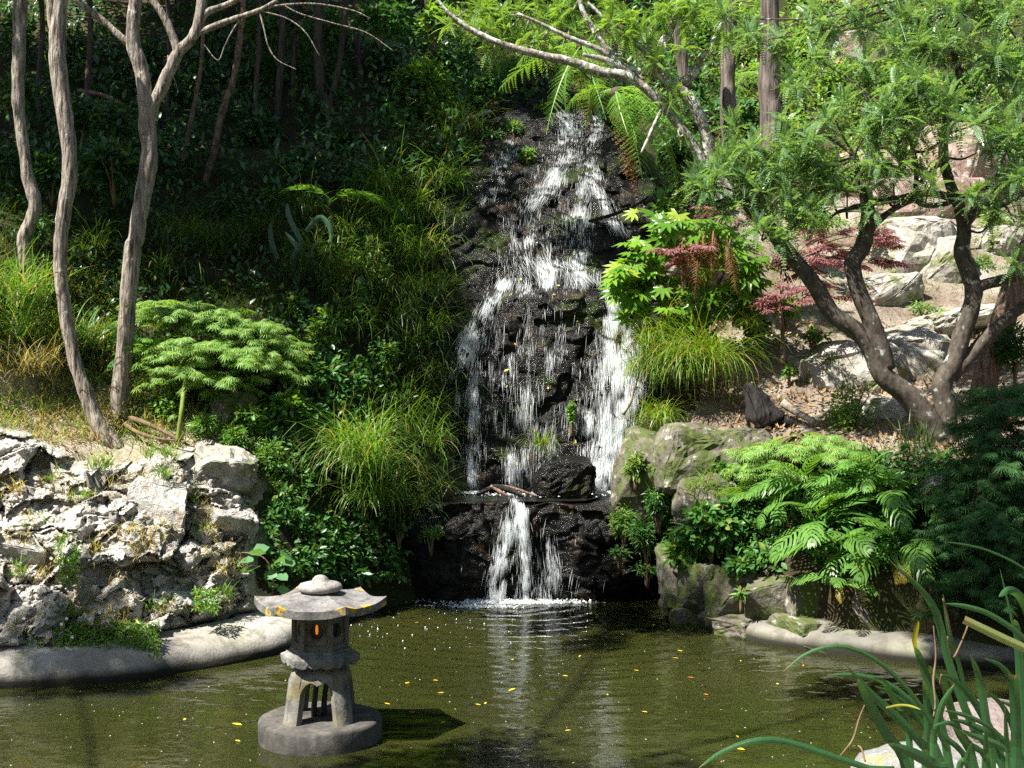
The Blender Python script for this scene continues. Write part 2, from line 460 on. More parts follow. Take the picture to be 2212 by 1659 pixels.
# foliage
M['kowhai'] = leafmat('kowhai_leaf', (.10, .20, .085), (.19, .32, .15), (.26, .37, .11), .42, .38)
M['kowhai_far'] = leafmat('kowhai_leaf_yellowish', (.14, .26, .06), (.22, .36, .09), (.30, .38, .08), .44, .42)
M['maple_green'] = leafmat('lace_maple_leaf', (.16, .30, .065), (.24, .40, .10), (.36, .36, .07), .42, .45)
M['maple_dark'] = leafmat('deep_green_maple_leaf', (.034, .095, .028), (.055, .14, .042), None, .34, .6, None, .2)
M['maple_red'] = leafmat('red_maple_leaf', (.20, .085, .085), (.33, .16, .15), (.14, .06, .08), .34, .5, (1.5, .8, .8))
M['fatsia'] = leafmat('glossy_lobed_leaf', (.085, .21, .022), (.18, .33, .035), (.30, .40, .05), .42, .28, None, .5)
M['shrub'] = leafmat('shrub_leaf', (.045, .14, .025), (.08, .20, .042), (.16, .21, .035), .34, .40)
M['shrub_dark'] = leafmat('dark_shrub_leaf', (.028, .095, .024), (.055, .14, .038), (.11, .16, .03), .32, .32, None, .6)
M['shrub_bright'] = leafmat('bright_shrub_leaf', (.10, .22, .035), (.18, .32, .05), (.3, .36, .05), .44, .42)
M['herb'] = leafmat('herb_leaf', (.085, .21, .035), (.15, .29, .05), (.32, .32, .04), .42, .45)
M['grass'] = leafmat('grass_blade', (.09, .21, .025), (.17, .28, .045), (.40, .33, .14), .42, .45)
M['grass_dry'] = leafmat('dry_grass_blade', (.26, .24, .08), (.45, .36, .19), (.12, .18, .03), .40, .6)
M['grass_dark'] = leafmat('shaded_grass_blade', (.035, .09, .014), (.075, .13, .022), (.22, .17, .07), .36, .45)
M['sedge'] = leafmat('sedge_blade', (.10, .21, .018), (.19, .28, .035), (.34, .24, .08), .40, .45)
M['fern'] = leafmat('fern_pinna', (.085, .20, .035), (.14, .29, .055), None, .40, .38, None, .45)
M['fern_old'] = leafmat('yellowing_fern', (.24, .22, .025), (.33, .24, .04), None, .38, .45)
M['treefern'] = leafmat('tree_fern_frond', (.15, .30, .05), (.23, .40, .08), None, .42, .42)
M['dead'] = leafmat('dead_frond', (.17, .070, .025), (.30, .13, .05), (.09, .04, .02), .25, .7, (1.3, 1, .6))
M['iris'] = leafmat('iris_leaf', (.025, .105, .035), (.06, .18, .055), None, .30, .42, (1.8, 1.6, .4), .4)
M['iris_yellow'] = leafmat('yellowing_iris_leaf', (.25, .25, .03), (.30, .28, .04), None, .35, .4)
M['iris_pale'] = leafmat('pale_cut_leaf', (.30, .36, .12), (.36, .42, .16), None, .35, .45)
M['flax'] = leafmat('flax_leaf', (.05, .11, .06), (.07, .14, .08), None, .22, .30, None, .6)
M['bramble'] = leafmat('bramble_leaf', (.09, .22, .09), (.14, .28, .12), None, .36, .4)
M['petal'] = leafmat('white_petal', (.75, .75, .72), (.82, .8, .78), None, .25, .6, (1, 1, 1))
M['yellowleaf'] = leafmat('fallen_yellow_leaf', (.55, .42, .03), (.70, .55, .05), (.45, .18, .03), .15, .45, (1, 1, 1))
M['litter'] = leafmat('leaf_litter', (.16, .10, .045), (.30, .20, .09), (.4, .28, .1), .1, .7, (1, 1, 1))
# bark
M['bark_grey'] = barkmat('grey_fissured_bark', (.075, .06, .047), (.42, .365, .30), (.52, .52, .48), 1.5, .16, .05, .66)
M['bark_brown'] = barkmat('brown_peeling_bark', (.09, .055, .04), (.30, .21, .16), None, 1.5, .16, .04)
M['bark_kowhai'] = barkmat('dark_smooth_bark', (.038, .032, .026), (.11, .09, .07), (.30, .34, .30), 1.2, .6, .008, .63)
M['bark_lichen'] = barkmat('lichened_branch_bark', (.12, .10, .08), (.34, .31, .26), (.46, .48, .42), 1.6, .6, .010, .5)
M['bark_dark'] = barkmat('dark_forest_bark', (.035, .026, .02), (.11, .085, .065), None, 1.2, .2, .02)
M['bark_flaky'] = barkmat('flaky_orange_bark', (.045, .032, .025), (.25, .165, .11), None, 1.0, .5, .02)
M['fibre'] = barkmat('fibrous_trunk', (.045, .035, .03), (.24, .20, .17), None, 1.2, .06, .04)
M['stem_green'] = barkmat('green_young_stem', (.10, .14, .025), (.20, .24, .05), None, 1.2, .3, .006)
M['stem'] = barkmat('thin_stem', (.09, .06, .035), (.20, .14, .08), None, 1.2, .3, .006)
M['charred'] = barkmat('charred_wood', (.008, .007, .006), (.04, .035, .032), None, 1.2, .2, .03)
M['wood_grey'] = barkmat('bleached_wood', (.16, .13, .10), (.42, .36, .28), None, 1.2, .15, .012)
# ground and rock
M['rock_pale'] = rockmat('pale_fractured_rock', [(.27, (.13, .11, .088)), (.40, (.31, .285, .245)), (.54, (.46, .445, .41)), (.8, (.55, .535, .50))], (.20, .16, .085), .57, 1.6, .08, .85, (.34, .25, .16), (.26, .25, .225))
M['rock_tan'] = rockmat('tan_boulder', [(.28, (.13, .115, .09)), (.45, (.27, .245, .205)), (.62, (.38, .355, .31)), (.8, (.46, .44, .40))], (.10, .125, .028), .53, 1.0, .045, .85, None, (.50, .50, .46))
M['rock_moss'] = rockmat('mossy_rock', [(.30, (.05, .043, .034)), (.50, (.125, .11, .085)), (.70, (.24, .22, .18))], (.065, .088, .017), .45, 1.0, .045, .9, None, (.34, .34, .29))
M['rock_brown'] = rockmat('brown_cliff_rock', [(.28, (.13, .085, .065)), (.5, (.27, .19, .155)), (.72, (.40, .32, .28))], (.13, .15, .03), .60, .8, .05, .85, None, (.48, .44, .42))
M['rock_pink'] = rockmat('pinkish_rough_boulder', [(.28, (.09, .07, .065)), (.5, (.20, .155, .145)), (.72, (.30, .25, .23))], (.24, .24, .05), .63, 2.0, .06, .85)
M['rock_grey'] = rockmat('grey_lichened_boulder', [(.28, (.12, .12, .105)), (.5, (.23, .23, .215)), (.72, (.32, .32, .30))], (.30, .28, .05), .58, 2.0, .05, .85, None, (.38, .39, .37))

def soilmat(name, a, b, c, bd=.03, s=1.0, moss=None):
    m, t = newmat(name); v = coords(t)
    n1 = noi(t, v, 1.3 * s, 5); n2 = noi(t, v, 24 * s, 6, .7)
    col = mixc(t, ramp(t, n2, [(.35, 0.0), (.68, 1.0)]), a, b); col = mixc(t, ramp(t, n1, [(.42, 0.0), (.62, .8)]), col, c)
    if moss: col = mixc(t, ramp(t, noi(t, v, .9 * s, 6, .6), [(.48, 0.0), (.58, .8)]), col, moss)
    out(t, prin(t, col, .95, .15, bump(t, math_(t, 'ADD', n2, n1), .9, bd)))
    return m
M['soil_dark'] = soilmat('forest_soil', (.030, .022, .014), (.085, .062, .038), (.05, .05, .02), .05, 1.0, (.035, .05, .012))
M['soil_dry'] = soilmat('dry_litter_soil', (.09, .066, .046), (.26, .205, .155), (.37, .325, .27), .04)
M['soil_bank'] = soilmat('pale_bank_soil', (.20, .16, .11), (.44, .38, .30), (.38, .34, .24), .03)

def wetrock():
    m, t = newmat('wet_black_rock'); v = coords(t)
    vs_ = nd(t, 'Mapping', {'Vector': v, 'Scale': (1, 1, 2.4)}).outputs[0]
    n1 = noi(t, v, 2.0, 5); n2 = noi(t, vs_, 8, 6, .62); n3 = noi(t, v, 38, 3, .6)
    col = ramp(t, n2, [(.35, (.005, .005, .005)), (.55, (.013, .012, .011)), (.75, (.030, .027, .022))])
    col = mixc(t, ramp(t, noi(t, v, 1.7, 6, .65), [(.55, 0.0), (.63, .85)]), col, (.024, .036, .007))
    col = mixc(t, ramp(t, noi(t, v, 3.1, 5, .6), [(.56, 0.0), (.70, .8)]), col, (.055, .036, .020))
    h = math_(t, 'ADD', math_(t, 'MULTIPLY', n2, 1.0), math_(t, 'MULTIPLY', n3, .20))
    rg = ramp(t, n1, [(.35, .15), (.7, .30)])
    out(t, prin(t, col, rg, .14, bump(t, h, .8, .06)))
    return m
M['wet'] = wetrock()
def foam():
    m, t = newmat('white_water')
    g = nd(t, 'NewGeometry')
    p = prin(t, (.86, .89, .90), .2, .7)
    tr = nd(t, 'BsdfTranslucent', {'Color': (.8, .84, .86, 1)}).outputs[0]
    mx = nd(t, 'MixShader', {0: .35, 1: p, 2: tr}).outputs[0]
    out(t, nd(t, 'MixShader', {0: .32, 1: mx, 2: nd(t, 'BsdfTransparent').outputs[0]}).outputs[0]); return m
M['foam'] = foam()
def film():
    m, t = newmat('thin_water_film'); v = coords(t)
    n = noi(t, nd(t, 'Mapping', {'Vector': v, 'Scale': (1, 1, .35)}).outputs[0], 26, 5, .65)
    nb = bump(t, n, 1.0, .04)
    g = nd(t, 'BsdfGlossy', {'Color': (.9, .95, 1, 1), 'Roughness': .08, 'Normal': nb}).outputs[0]
    tp = nd(t, 'BsdfTransparent').outputs[0]
    fr = nd(t, 'Fresnel', {'IOR': 1.33, 'Normal': nb}).outputs[0]
    a = nd(t, 'MixShader', {0: fr, 1: tp, 2: g}).outputs[0]
    out(t, a); return m
def pond():
    m, t = newmat('murky_pond_water'); c = nd(t, 'TexCoord').outputs['Object']
    v = nd(t, 'Mapping', {'Vector': c, 'Scale': (1, 1.5, 1)}).outputs[0]
    n1 = noi(t, v, 2.2, 3, .5); n2 = noi(t, v, 9, 3, .5)
    # ripple rings spreading from the foot of the fall
    d = nd(t, 'VectorMath', {0: c, 1: (0.05, 13.6, 0)}, operation='DISTANCE').outputs['Value']
    dw = math_(t, 'ADD', math_(t, 'MULTIPLY', d, 24.0), math_(t, 'MULTIPLY', n1, 9.0))
    ring = math_(t, 'MULTIPLY', math_(t, 'SINE', dw), math_(t, 'DIVIDE', .55, math_(t, 'ADD', d, .7)))
    h = math_(t, 'ADD', math_(t, 'MULTIPLY', n1, 1.6), math_(t, 'ADD', math_(t, 'MULTIPLY', n2, .30), ring))
    nb = bump(t, h, .22, .05)
    mk = noi(t, c, .55, 3)
    col = mixc(t, mk, (.0140, .0172, .0048), (.028, .030, .0072))
    pb = nd(t, 'BsdfPrincipled', {'Base Color': col, 'Roughness': .03, 'Specular IOR Level': .5, 'Normal': nb, 'IOR': 1.33, 'Subsurface Weight': .4, 'Subsurface Radius': (1.0, 1.0, .6), 'Subsurface Scale': .12}, subsurface_method='BURLEY')
    out(t, pb.outputs[0])
    return m
M['pond'] = pond()
def concrete(name, a, b, wet=True):
    m, t = newmat(name); v = coords(t)
    n1 = noi(t, v, 1.4, 6, .6); n2 = noi(t, v, 40, 5, .65)
    col = mixc(t, ramp(t, n1, [(.36, 0.0), (.62, 1.0)]), a, b)
    col = mixc(t, ramp(t, n2, [(.35, .35), (.6, 0.0)]), col, (.12, .11, .09))
    if wet:   # algae-dark band along the water line
        z = nd(t, 'SeparateXYZ', {0: nd(t, 'NewGeometry').outputs['Position']}).outputs[2]
        zz = math_(t, 'ADD', z, math_(t, 'MULTIPLY', n1, .10))
        col = mixc(t, ramp(t, noi(t, nd(t, 'Mapping', {'Vector': v, 'Scale': (1, 1, .25)}).outputs[0], 7, 5, .65), [(.50, 0.0), (.66, .75)]), col, (.11, .105, .075))
        col = mixc(t, ramp(t, noi(t, v, 3.0, 5, .6), [(.55, 0.0), (.68, .6)]), col, (.15, .16, .07))
        col = mixc(t, ramp(t, zz, [(.10, 1.0), (.165, 0.0)]), col, (.022, .020, .014))
    out(t, prin(t, col, .9, .25, bump(t, math_(t, 'ADD', n2, math_(t, 'MULTIPLY', n1, 2)), .6, .012)))
    return m
M['kerb'] = concrete('weathered_concrete', (.24, .22, .185), (.40, .38, .34))
M['kerb_shaded'] = concrete('shade_toned_stained_concrete', (.11, .105, .09), (.24, .225, .195))  # darker copy of the stained kerb concrete, right-bank shade put into its colour
def lanternmat(name, a, b, lichen=0, moss=0):
    m, t = newmat(name); v = coords(t)
    n1 = noi(t, v, 7, 6, .65); n2 = noi(t, v, 70, 5, .65)
    col = mixc(t, ramp(t, n1, [(.35, 0.0), (.66, 1.0)]), a, b)
    col = mixc(t, ramp(t, noi(t, nd(t, 'Mapping', {'Vector': v, 'Scale': (1, 1, .3)}).outputs[0], 16, 5, .65), [(.52, 0.0), (.66, .65)]), col, (.05, .048, .042))
    col = mixc(t, ramp(t, n2, [(.33, .5), (.55, 0.0)]), col, (.05, .045, .04))
    if moss: col = mixc(t, ramp(t, noi(t, v, 5, 5), [(.50, 0.0), (.66, .8)]), col, (.17, .145, .05))
    if lichen:
        sp = nd(t, 'SeparateXYZ', {0: nd(t, 'TexCoord').outputs['Object']})
        rr = math_(t, 'SQRT', math_(t, 'ADD', math_(t, 'POWER', sp.outputs[0], 2.0), math_(t, 'POWER', sp.outputs[1], 2.0)))
        f = math_(t, 'ADD', noi(t, v, 8, 5, .6), math_(t, 'MULTIPLY', math_(t, 'SUBTRACT', rr, .40), 1.2))
        col = mixc(t, ramp(t, f, [(.585, 0.0), (.625, .95)]), col, (.55, .33, .012))
    out(t, prin(t, col, .85, .25, bump(t, math_(t, 'ADD', n2, math_(t, 'MULTIPLY', n1, 1.5)), .6, .006)))
    return m
M['lan_roof'] = lanternmat('lantern_roof_stone', (.095, .092, .088), (.25, .24, .23), 1)
M['lan_cap'] = lanternmat('lantern_finial_stone', (.21, .20, .18), (.38, .365, .335))
M['lan_body'] = lanternmat('lantern_body_stone', (.10, .095, .085), (.24, .225, .19))
M['lan_tray'] = lanternmat('lantern_platform_stone', (.11, .106, .10), (.26, .25, .235))
M['lan_leg'] = lanternmat('lantern_leg_stone', (.10, .095, .085), (.26, .25, .22), 0, 1)
M['lan_base'] = lanternmat('lantern_base_concrete', (.035, .033, .03), (.13, .12, .105))
def plain(name, c, rough=.5, **kw):
    m, t = newmat(name); v = coords(t)
    out(t, prin(t, mixc(t, noi(t, v, 30, 4), c, [q * .6 for q in c]), rough, .4, **kw)); return m
M['iron'] = plain('dark_iron', (.02, .02, .02), .5)
M['amber'] = plain('amber_glow', (.7, .2, .02), .4, **{'Emission Color': (1.0, .26, .02, 1), 'Emission Strength': .25})  # emissive amber for the bead added inside the lantern
M['bubble'] = plain('water_bubble', (.75, .78, .78), .08)

def irismat(name, a, b, tip):
    """strap leaf: lengthwise veins across U, withered tip along V"""
    m, t = newmat(name); uv = nd(t, 'TexCoord').outputs['UV']
    rnd = nd(t, 'ObjectInfo').outputs['Random']
    off = nd(t, 'CombineXYZ', {0: math_(t, 'MULTIPLY', rnd, 7.0), 1: math_(t, 'MULTIPLY', rnd, 13.0)}).outputs[0]
    uvo = nd(t, 'VectorMath', {0: uv, 1: off}, operation='ADD').outputs[0]
    st = noi(t, nd(t, 'Mapping', {'Vector': uvo, 'Scale': (26, .8, 1)}).outputs[0], 1.0, 3)
    bl = noi(t, nd(t, 'Mapping', {'Vector': uvo, 'Scale': (2, 5, 1)}).outputs[0], 1.6, 4)
    col = mixc(t, math_(t, 'ADD', math_(t, 'MULTIPLY', st, .9), math_(t, 'SUBTRACT', math_(t, 'MULTIPLY', rnd, .6), .3), True), a, b)
    col = mixc(t, ramp(t, bl, [(.60, 0.0), (.75, .45)]), col, (.20, .20, .04))
    sp = nd(t, 'SeparateXYZ', {0: uv})
    f = math_(t, 'ADD', sp.outputs[1], math_(t, 'MULTIPLY', math_(t, 'SUBTRACT', bl, .5), .22))
    col = mixc(t, ramp(t, f, [(.95, 0.0), (1.0, .95)]), col, tip)
    p = prin(t, col, .40, .4, bump(t, st, .5, .004))
    tr = nd(t, 'BsdfTranslucent', {'Color': mixc(t, 1.0, col, (1.8, 1.6, .45), 'MULTIPLY')}).outputs[0]
    out(t, nd(t, 'MixShader', {0: .30, 1: p, 2: tr}).outputs[0]); return m
M['iris'] = irismat('iris_leaf_veined', (.028, .105, .036), (.075, .19, .065), (.30, .24, .10))
M['iris_pale'] = irismat('pale_cut_leaf_veined', (.22, .28, .09), (.36, .40, .16), (.36, .26, .14))
# ------------------------------------------------------------------ the lie of the land: ground profiles (x of profile: [(y, distance)...])
COLS = [
 (-1500, [(1700, 7.2), (1450, 8.2), (1100, 9.6), (800, 11), (500, 13), (250, 16), (0, 20), (-400, 27), (-1000, 40)]),
 (-600, [(1560, 8.9), (1420, 9.6), (1100, 10.8), (850, 11.8), (560, 12.8), (400, 15), (200, 17.8), (0, 21), (-300, 26), (-1000, 40)]),
 (0, [(1500, 10.15), (1400, 10.6), (1180, 11.3), (960, 12.2), (860, 12.8), (600, 13.4), (480, 14.2), (380, 15.8), (250, 18), (100, 20.5), (0, 22.5), (-300, 27), (-1000, 40)]),
 (250, [(1480, 10.4), (1370, 10.9), (1150, 11.6), (970, 12.4), (880, 13.1), (700, 14.2), (560, 15), (420, 16.2), (280, 18), (100, 20.5), (0, 22.5), (-300, 27), (-1000, 40)]),
 (450, [(1450, 10.9), (1340, 11.5), (1150, 12.0), (1010, 12.5), (900, 13.0), (780, 13.8), (600, 15), (420, 16.3), (280, 18), (100, 20.5), (0, 22.5), (-300, 27), (-1000, 40)]),
 (600, [(1415, 11.4), (1330, 11.9), (1200, 12.3), (1050, 12.9), (900, 13.5), (750, 14.2), (600, 15), (420, 16.4), (280, 18), (100, 20.5), (0, 22.5), (-300, 27), (-1000, 40)]),
 (800, [(1330, 13.4), (1250, 13.5), (1150, 13.6), (1000, 13.8), (850, 14.3), (650, 15.2), (450, 16.5), (300, 17.8), (150, 19.6), (0, 22), (-300, 27), (-1000, 40)]),
 (930, [(1310, 14.1), (1200, 14.1), (1080, 14.3), (1000, 14.9), (800, 15.4), (600, 16.1), (400, 17.2), (280, 18.6), (150, 20.2), (0, 23), (-300, 28), (-1000, 40)]),
 (1150, [(1310, 14.6), (1080, 15.4), (900, 16.0), (640, 16.6), (430, 17.8), (300, 19.2), (200, 20.2), (100, 21.6), (0, 23), (-300, 28), (-1000, 40)]),
 (1400, [(1310, 14.4), (1100, 14.9), (950, 15.3), (750, 15.9), (600, 16.4), (450, 17), (300, 18.6), (150, 20.6), (0, 23.5), (-300, 28), (-1000, 40)]),
 (1500, [(1345, 12.95), (1230, 13.0), (1180, 13.1), (1080, 13.4), (930, 13.8), (880, 14.4), (760, 15.4), (700, 15.9), (500, 17.6), (350, 19), (200, 21), (0, 24), (-300, 29), (-1000, 42)]),
 (1700, [(1400, 11.6), (1235, 11.75), (1180, 12.0), (1000, 12.8), (940, 13.3), (900, 13.9), (800, 15.0), (700, 16), (560, 17.5), (450, 19), (300, 21), (150, 23), (0, 25), (-300, 30), (-1000, 42)]),
 (1950, [(1425, 11.2), (1250, 11.3), (1150, 11.8), (1000, 12.6), (930, 13.2), (880, 14), (780, 15.5), (700, 16.5), (520, 18), (400, 19.5), (250, 21.5), (100, 24), (0, 26), (-300, 31), (-1000, 42)]),
 (2212, [(1450, 10.7), (1250, 10.8), (1100, 11.3), (950, 12.3), (850, 13.5), (760, 15), (680, 16.5), (540, 18), (400, 20), (250, 22), (100, 24.5), (0, 26), (-300, 31), (-1000, 42)]),
 (2800, [(1530, 9.6), (1250, 10), (950, 11.5), (760, 14), (600, 17), (400, 20), (200, 23), (0, 26), (-300, 31), (-1000, 42)]),
 (3700, [(1700, 7.6), (1250, 9), (950, 11), (760, 13.5), (600, 17), (400, 20), (200, 23), (0, 26), (-300, 31), (-1000, 42)]),
]
CX = np.array([c[0] for c in COLS], float); CY0 = np.array([c[1][0][0] for c in COLS], float)
def gd(x, y):
    x, y = np.broadcast_arrays(np.asarray(x, float), np.asarray(y, float))
    all_ = np.stack([np.interp(-y, [-a for a, b in c[1]], [b for a, b in c[1]]) for c in COLS], 0)
    k = np.clip(np.searchsorted(CX, x) - 1, 0, len(CX) - 2); f = np.clip((x - CX[k]) / (CX[k + 1] - CX[k]), 0, 1)
    take = lambda kk: np.take_along_axis(all_, kk[None], 0)[0]
    return take(k) * (1 - f) + take(k + 1) * f
def Gflat(x, y): return P(x, y, gd(x, y))
def G(x, y):
    p = Gflat(x, y); d = nrm(p - np.array([0, 0, CAM_H]))
    q = p * 1.0
    a = .16 * fbm(q * .8, 3, 3) + .06 * fbm(q * 3.1, 3, 9)
    return p - d * a[..., None]
def Gn(x, y, e=6.0):
    dx = Gflat(np.asarray(x) + e, y) - Gflat(np.asarray(x) - e, y); dy = Gflat(x, np.asarray(y) - e) - Gflat(x, np.asarray(y) + e)
    return nrm(np.cross(dx, dy))
gx = np.concatenate([np.linspace(-1500, -60, 40, endpoint=False), np.linspace(-60, 2270, 250), np.linspace(2300, 3700, 40)])
tt = np.concatenate([np.linspace(0, .63, 200, endpoint=False), np.linspace(.63, 1, 40)])
y0 = np.interp(gx, CX, CY0)
XX = np.repeat(gx[None], len(tt), 0); YY = y0[None] + (-1000 - y0[None]) * tt[:, None]
V = G(XX, YY)
foot = V[0].copy(); foot[:, 2] = -.8
V = np.concatenate([foot[None], V], 0); XX = np.concatenate([XX[:1], XX], 0); YY = np.concatenate([YY[:1] + 30, YY], 0)
F = grid_faces(*V.shape[:2])
cxm = XX.reshape(-1)[F].mean(1); cym = YY.reshape(-1)[F].mean(1); jit = 40 * fbm(np.stack([cxm * .02, cym * .02, 0 * cxm], -1), 3, 4)
reg = np.zeros(len(F), int)
reg[(cxm + jit > 1560) & (cym + jit < 1010) & (cym - jit > 430)] = 1
reg[(cxm + jit > 1500) & (cym + jit < 1010) & (cym - jit > 720)] = 1
reg[(cxm + jit < 560) & (cym + jit * .5 > 880 - np.clip(300 - cxm, 0, 300) * .75)] = 2
put('hillside', mesh('hillside', V, [F[reg == k][:, ::-1] for k in range(3)], [M['soil_dark'], M['soil_dry'], M['soil_bank']], True, [0, 1, 2]), kind='structure', label='steep planted hillside of soil behind the pond')

# pond and its bed
wx, wy = np.meshgrid(np.linspace(-16, 18, 60), np.linspace(2, 16.5, 40))
put('pond_water', mesh('pond_water', np.stack([wx, wy, 0 * wx], -1), [grid_faces(40, 60)], M['pond']), kind='structure', label='murky olive green pond with rippled surface')
put('pond_bed', mesh('pond_bed', np.array([[-40, -20, -.9], [40, -20, -.9], [40, 18, -.9], [-40, 18, -.9]]), [np.array([[0, 1, 2, 3]])], M['soil_dark']), kind='structure')
# near bank under and beside the camera (below the frame)
bx, by = np.meshgrid(np.linspace(-14, 14, 80), np.linspace(-12, 6.2, 60))
edge = 3.4 + np.clip(bx - 1.0, 0, 3) * .75 + .3 * np.sin(bx * .9)
bz = np.clip((edge - by) * .42, -.8, 1.0) * np.where(by < edge, .85, 1) + .05 * fbm(np.stack([bx, by, 0 * bx], -1) * 1.5, 3, 2)
put('near_bank', mesh('near_bank', np.stack([bx, by, bz], -1), [grid_faces(60, 80)], M['soil_dry'], True), kind='structure', label='soil bank on the near side of the pond')

# ------------------------------------------------------------------ concrete pond edge
def kerb(name, pts, prof, label, seed, mat='kerb'):
    c = crom(np.array([PW(x, y) for x, y in pts]), 90); t = nrm(np.gradient(c, axis=0))
    nn = np.stack([-t[:, 1], t[:, 0], 0 * t[:, 0]], -1)
    if (nn[45] @ (c[45] - np.array([0, 11.0, 0]))) < 0: nn = -nn
    pr = crom(np.array([(u, z, 0) for u, z in prof]), 30)
    V = c[:, None] + nn[:, None] * pr[None, :, 0:1]; V[..., 2] = pr[None, :, 1]
    k = fbm(V * 1.6, 4, seed); V = V + nn[:, None] * (.05 * k)[..., None]; V[..., 2] += np.where(pr[None, :, 1] > 0, .05 * fbm(V * 1.1, 3, seed + 3) + .012 * fbm(V * 7, 3, seed + 4), 0)
    single(name, V.reshape(-1, 3), [grid_faces(90, 30)], M[mat], c[45], label, 'kerb', smooth=True)
kerb('pond_kerb', [(-600, 1600), (-300, 1525), (0, 1490), (150, 1482), (300, 1468), (420, 1448), (520, 1430), (600, 1412), (680, 1385), (740, 1350), (790, 1325), (850, 1303)],
     [(.02, -.5), (0, -.05), (0, .05), (.03, .13), (.09, .19), (.2, .225), (.38, .25), (.6, .27), (.8, .16)], 'pale rounded concrete pond edge below the fractured rock outcrop', 1)
kerb('pond_kerb', [(1420, 1304), (1470, 1325), (1540, 1365), (1620, 1385), (1700, 1398), (1800, 1412), (1900, 1424), (2000, 1433), (2100, 1440), (2212, 1450), (2500, 1480), (2900, 1540)],
     [(.02, -.5), (0, -.05), (0, .04), (.03, .10), (.08, .14), (.2, .17), (.35, .19), (.5, .18), (.7, .1)], 'thin grey concrete pond edge below the mossy stone wall and ferns', 2, 'kerb_shaded')

# ------------------------------------------------------------------ waterfall cliff
CP = [(1345, 14.05), (1300, 13.95), (1200, 13.86), (1110, 13.78), (1090, 13.82), (1067, 14.95), (1060, 15.0), (900, 15.25), (760, 15.55), (645, 15.8), (622, 16.1), (560, 16.35), (430, 17.0), (395, 17.3), (330, 17.9), (290, 18.4), (200, 19.5), (150, 20.2), (80, 21.4)]
XL = [(1345, 800), (1300, 830), (1075, 875), (900, 885), (700, 925), (500, 945), (400, 960), (300, 1060), (200, 1140), (80, 1190)]
XR = [(1345, 1470), (1300, 1440), (1090, 1400), (900, 1425), (700, 1425), (500, 1400), (400, 1410), (300, 1360), (80, 1330)]
ip = lambda L, y: np.interp(-np.asarray(y, float), [-a for a, b in L], [b for a, b in L])
def cd(x, y):
    x = np.asarray(x, float); y = np.asarray(y, float)
    y = y + 9 * vnoise(np.stack([x * .021, y * .0, y * .0], -1), 77) * np.clip(1 - np.abs(y - 1080) / 60, 0, 1)
    D = ip(CP, y); xl, xr = ip(XL, y), ip(XR, y)
    ledge = np.clip(1 - np.abs(y - 1078) / 16, 0, 1)
    # the lower face bulges towards the viewer at both sides of the spout; the upper steps run aslant
    D = D - .25 * np.exp(-((x - 960) / 90) ** 2) * np.clip((y - 1095) / 60, 0, 1) - .15 * np.exp(-((x - 1290) / 70) ** 2) * np.clip((y - 1095) / 60, 0, 1)
    D = D + .12 * np.clip((x - 1200) / 200, -1, 1) * np.clip((640 - y) / 60, 0, 1)
    p = P(x, y, D); pw = p + .25 * fbm(p * 1.3, 2, 31)[..., None]
    f1, f2, c = voro(pw * np.array([1.2, 1.2, 1.9]), 5); g1, g2, c2 = voro(pw * np.array([3.2, 3.2, 4.6]), 8)
    a = .20 * fbm(p * .9, 3, 21) + .20 * (c - .5) * np.clip((f2 - f1) * 3, .2, 1) + .10 * (c2 - .5) + .05 * fbm(p * 7, 3, 23) - .05 * np.clip(.12 - (f2 - f1), 0, .12) * 8
    D = D - a * (1 - .82 * ledge)
    sm = lambda v: np.clip(v, 0, 1) ** 2 * (3 - 2 * np.clip(v, 0, 1))
    return D + .9 * sm((xl - x) / 70) + .9 * sm((x - xr) / 70)
def C(x, y): return P(x, y, cd(x, y))
cyy = np.concatenate([np.linspace(1345, 1092, 95, endpoint=False), np.linspace(1092, 1064, 14, endpoint=False), np.linspace(1064, 80, 290)])
cxx = np.linspace(760, 1500, 250)
XX, YY = np.meshgrid(cxx, cyy); V = C(XX, YY)
put('waterfall_cliff', mesh('waterfall_cliff', V, [grid_faces(len(cyy), len(cxx))[:, ::-1]], M['wet'], True), kind='structure', label='wet black rock face that carries the waterfall')
lp = np.array([[-.7, 14.02], [-.3, 13.96], [.4, 13.96], [.85, 14.05], [1.05, 14.5], [1.05, 15.2], [-.2, 15.2], [-.95, 15.0], [-.95, 14.4]])
put('ledge_pool', mesh('ledge_pool', np.column_stack([lp, np.full(len(lp), 1.140)]), [np.arange(len(lp))[None]], M['wet']), kind='structure', label='shallow water lying on the ledge under the main fall')

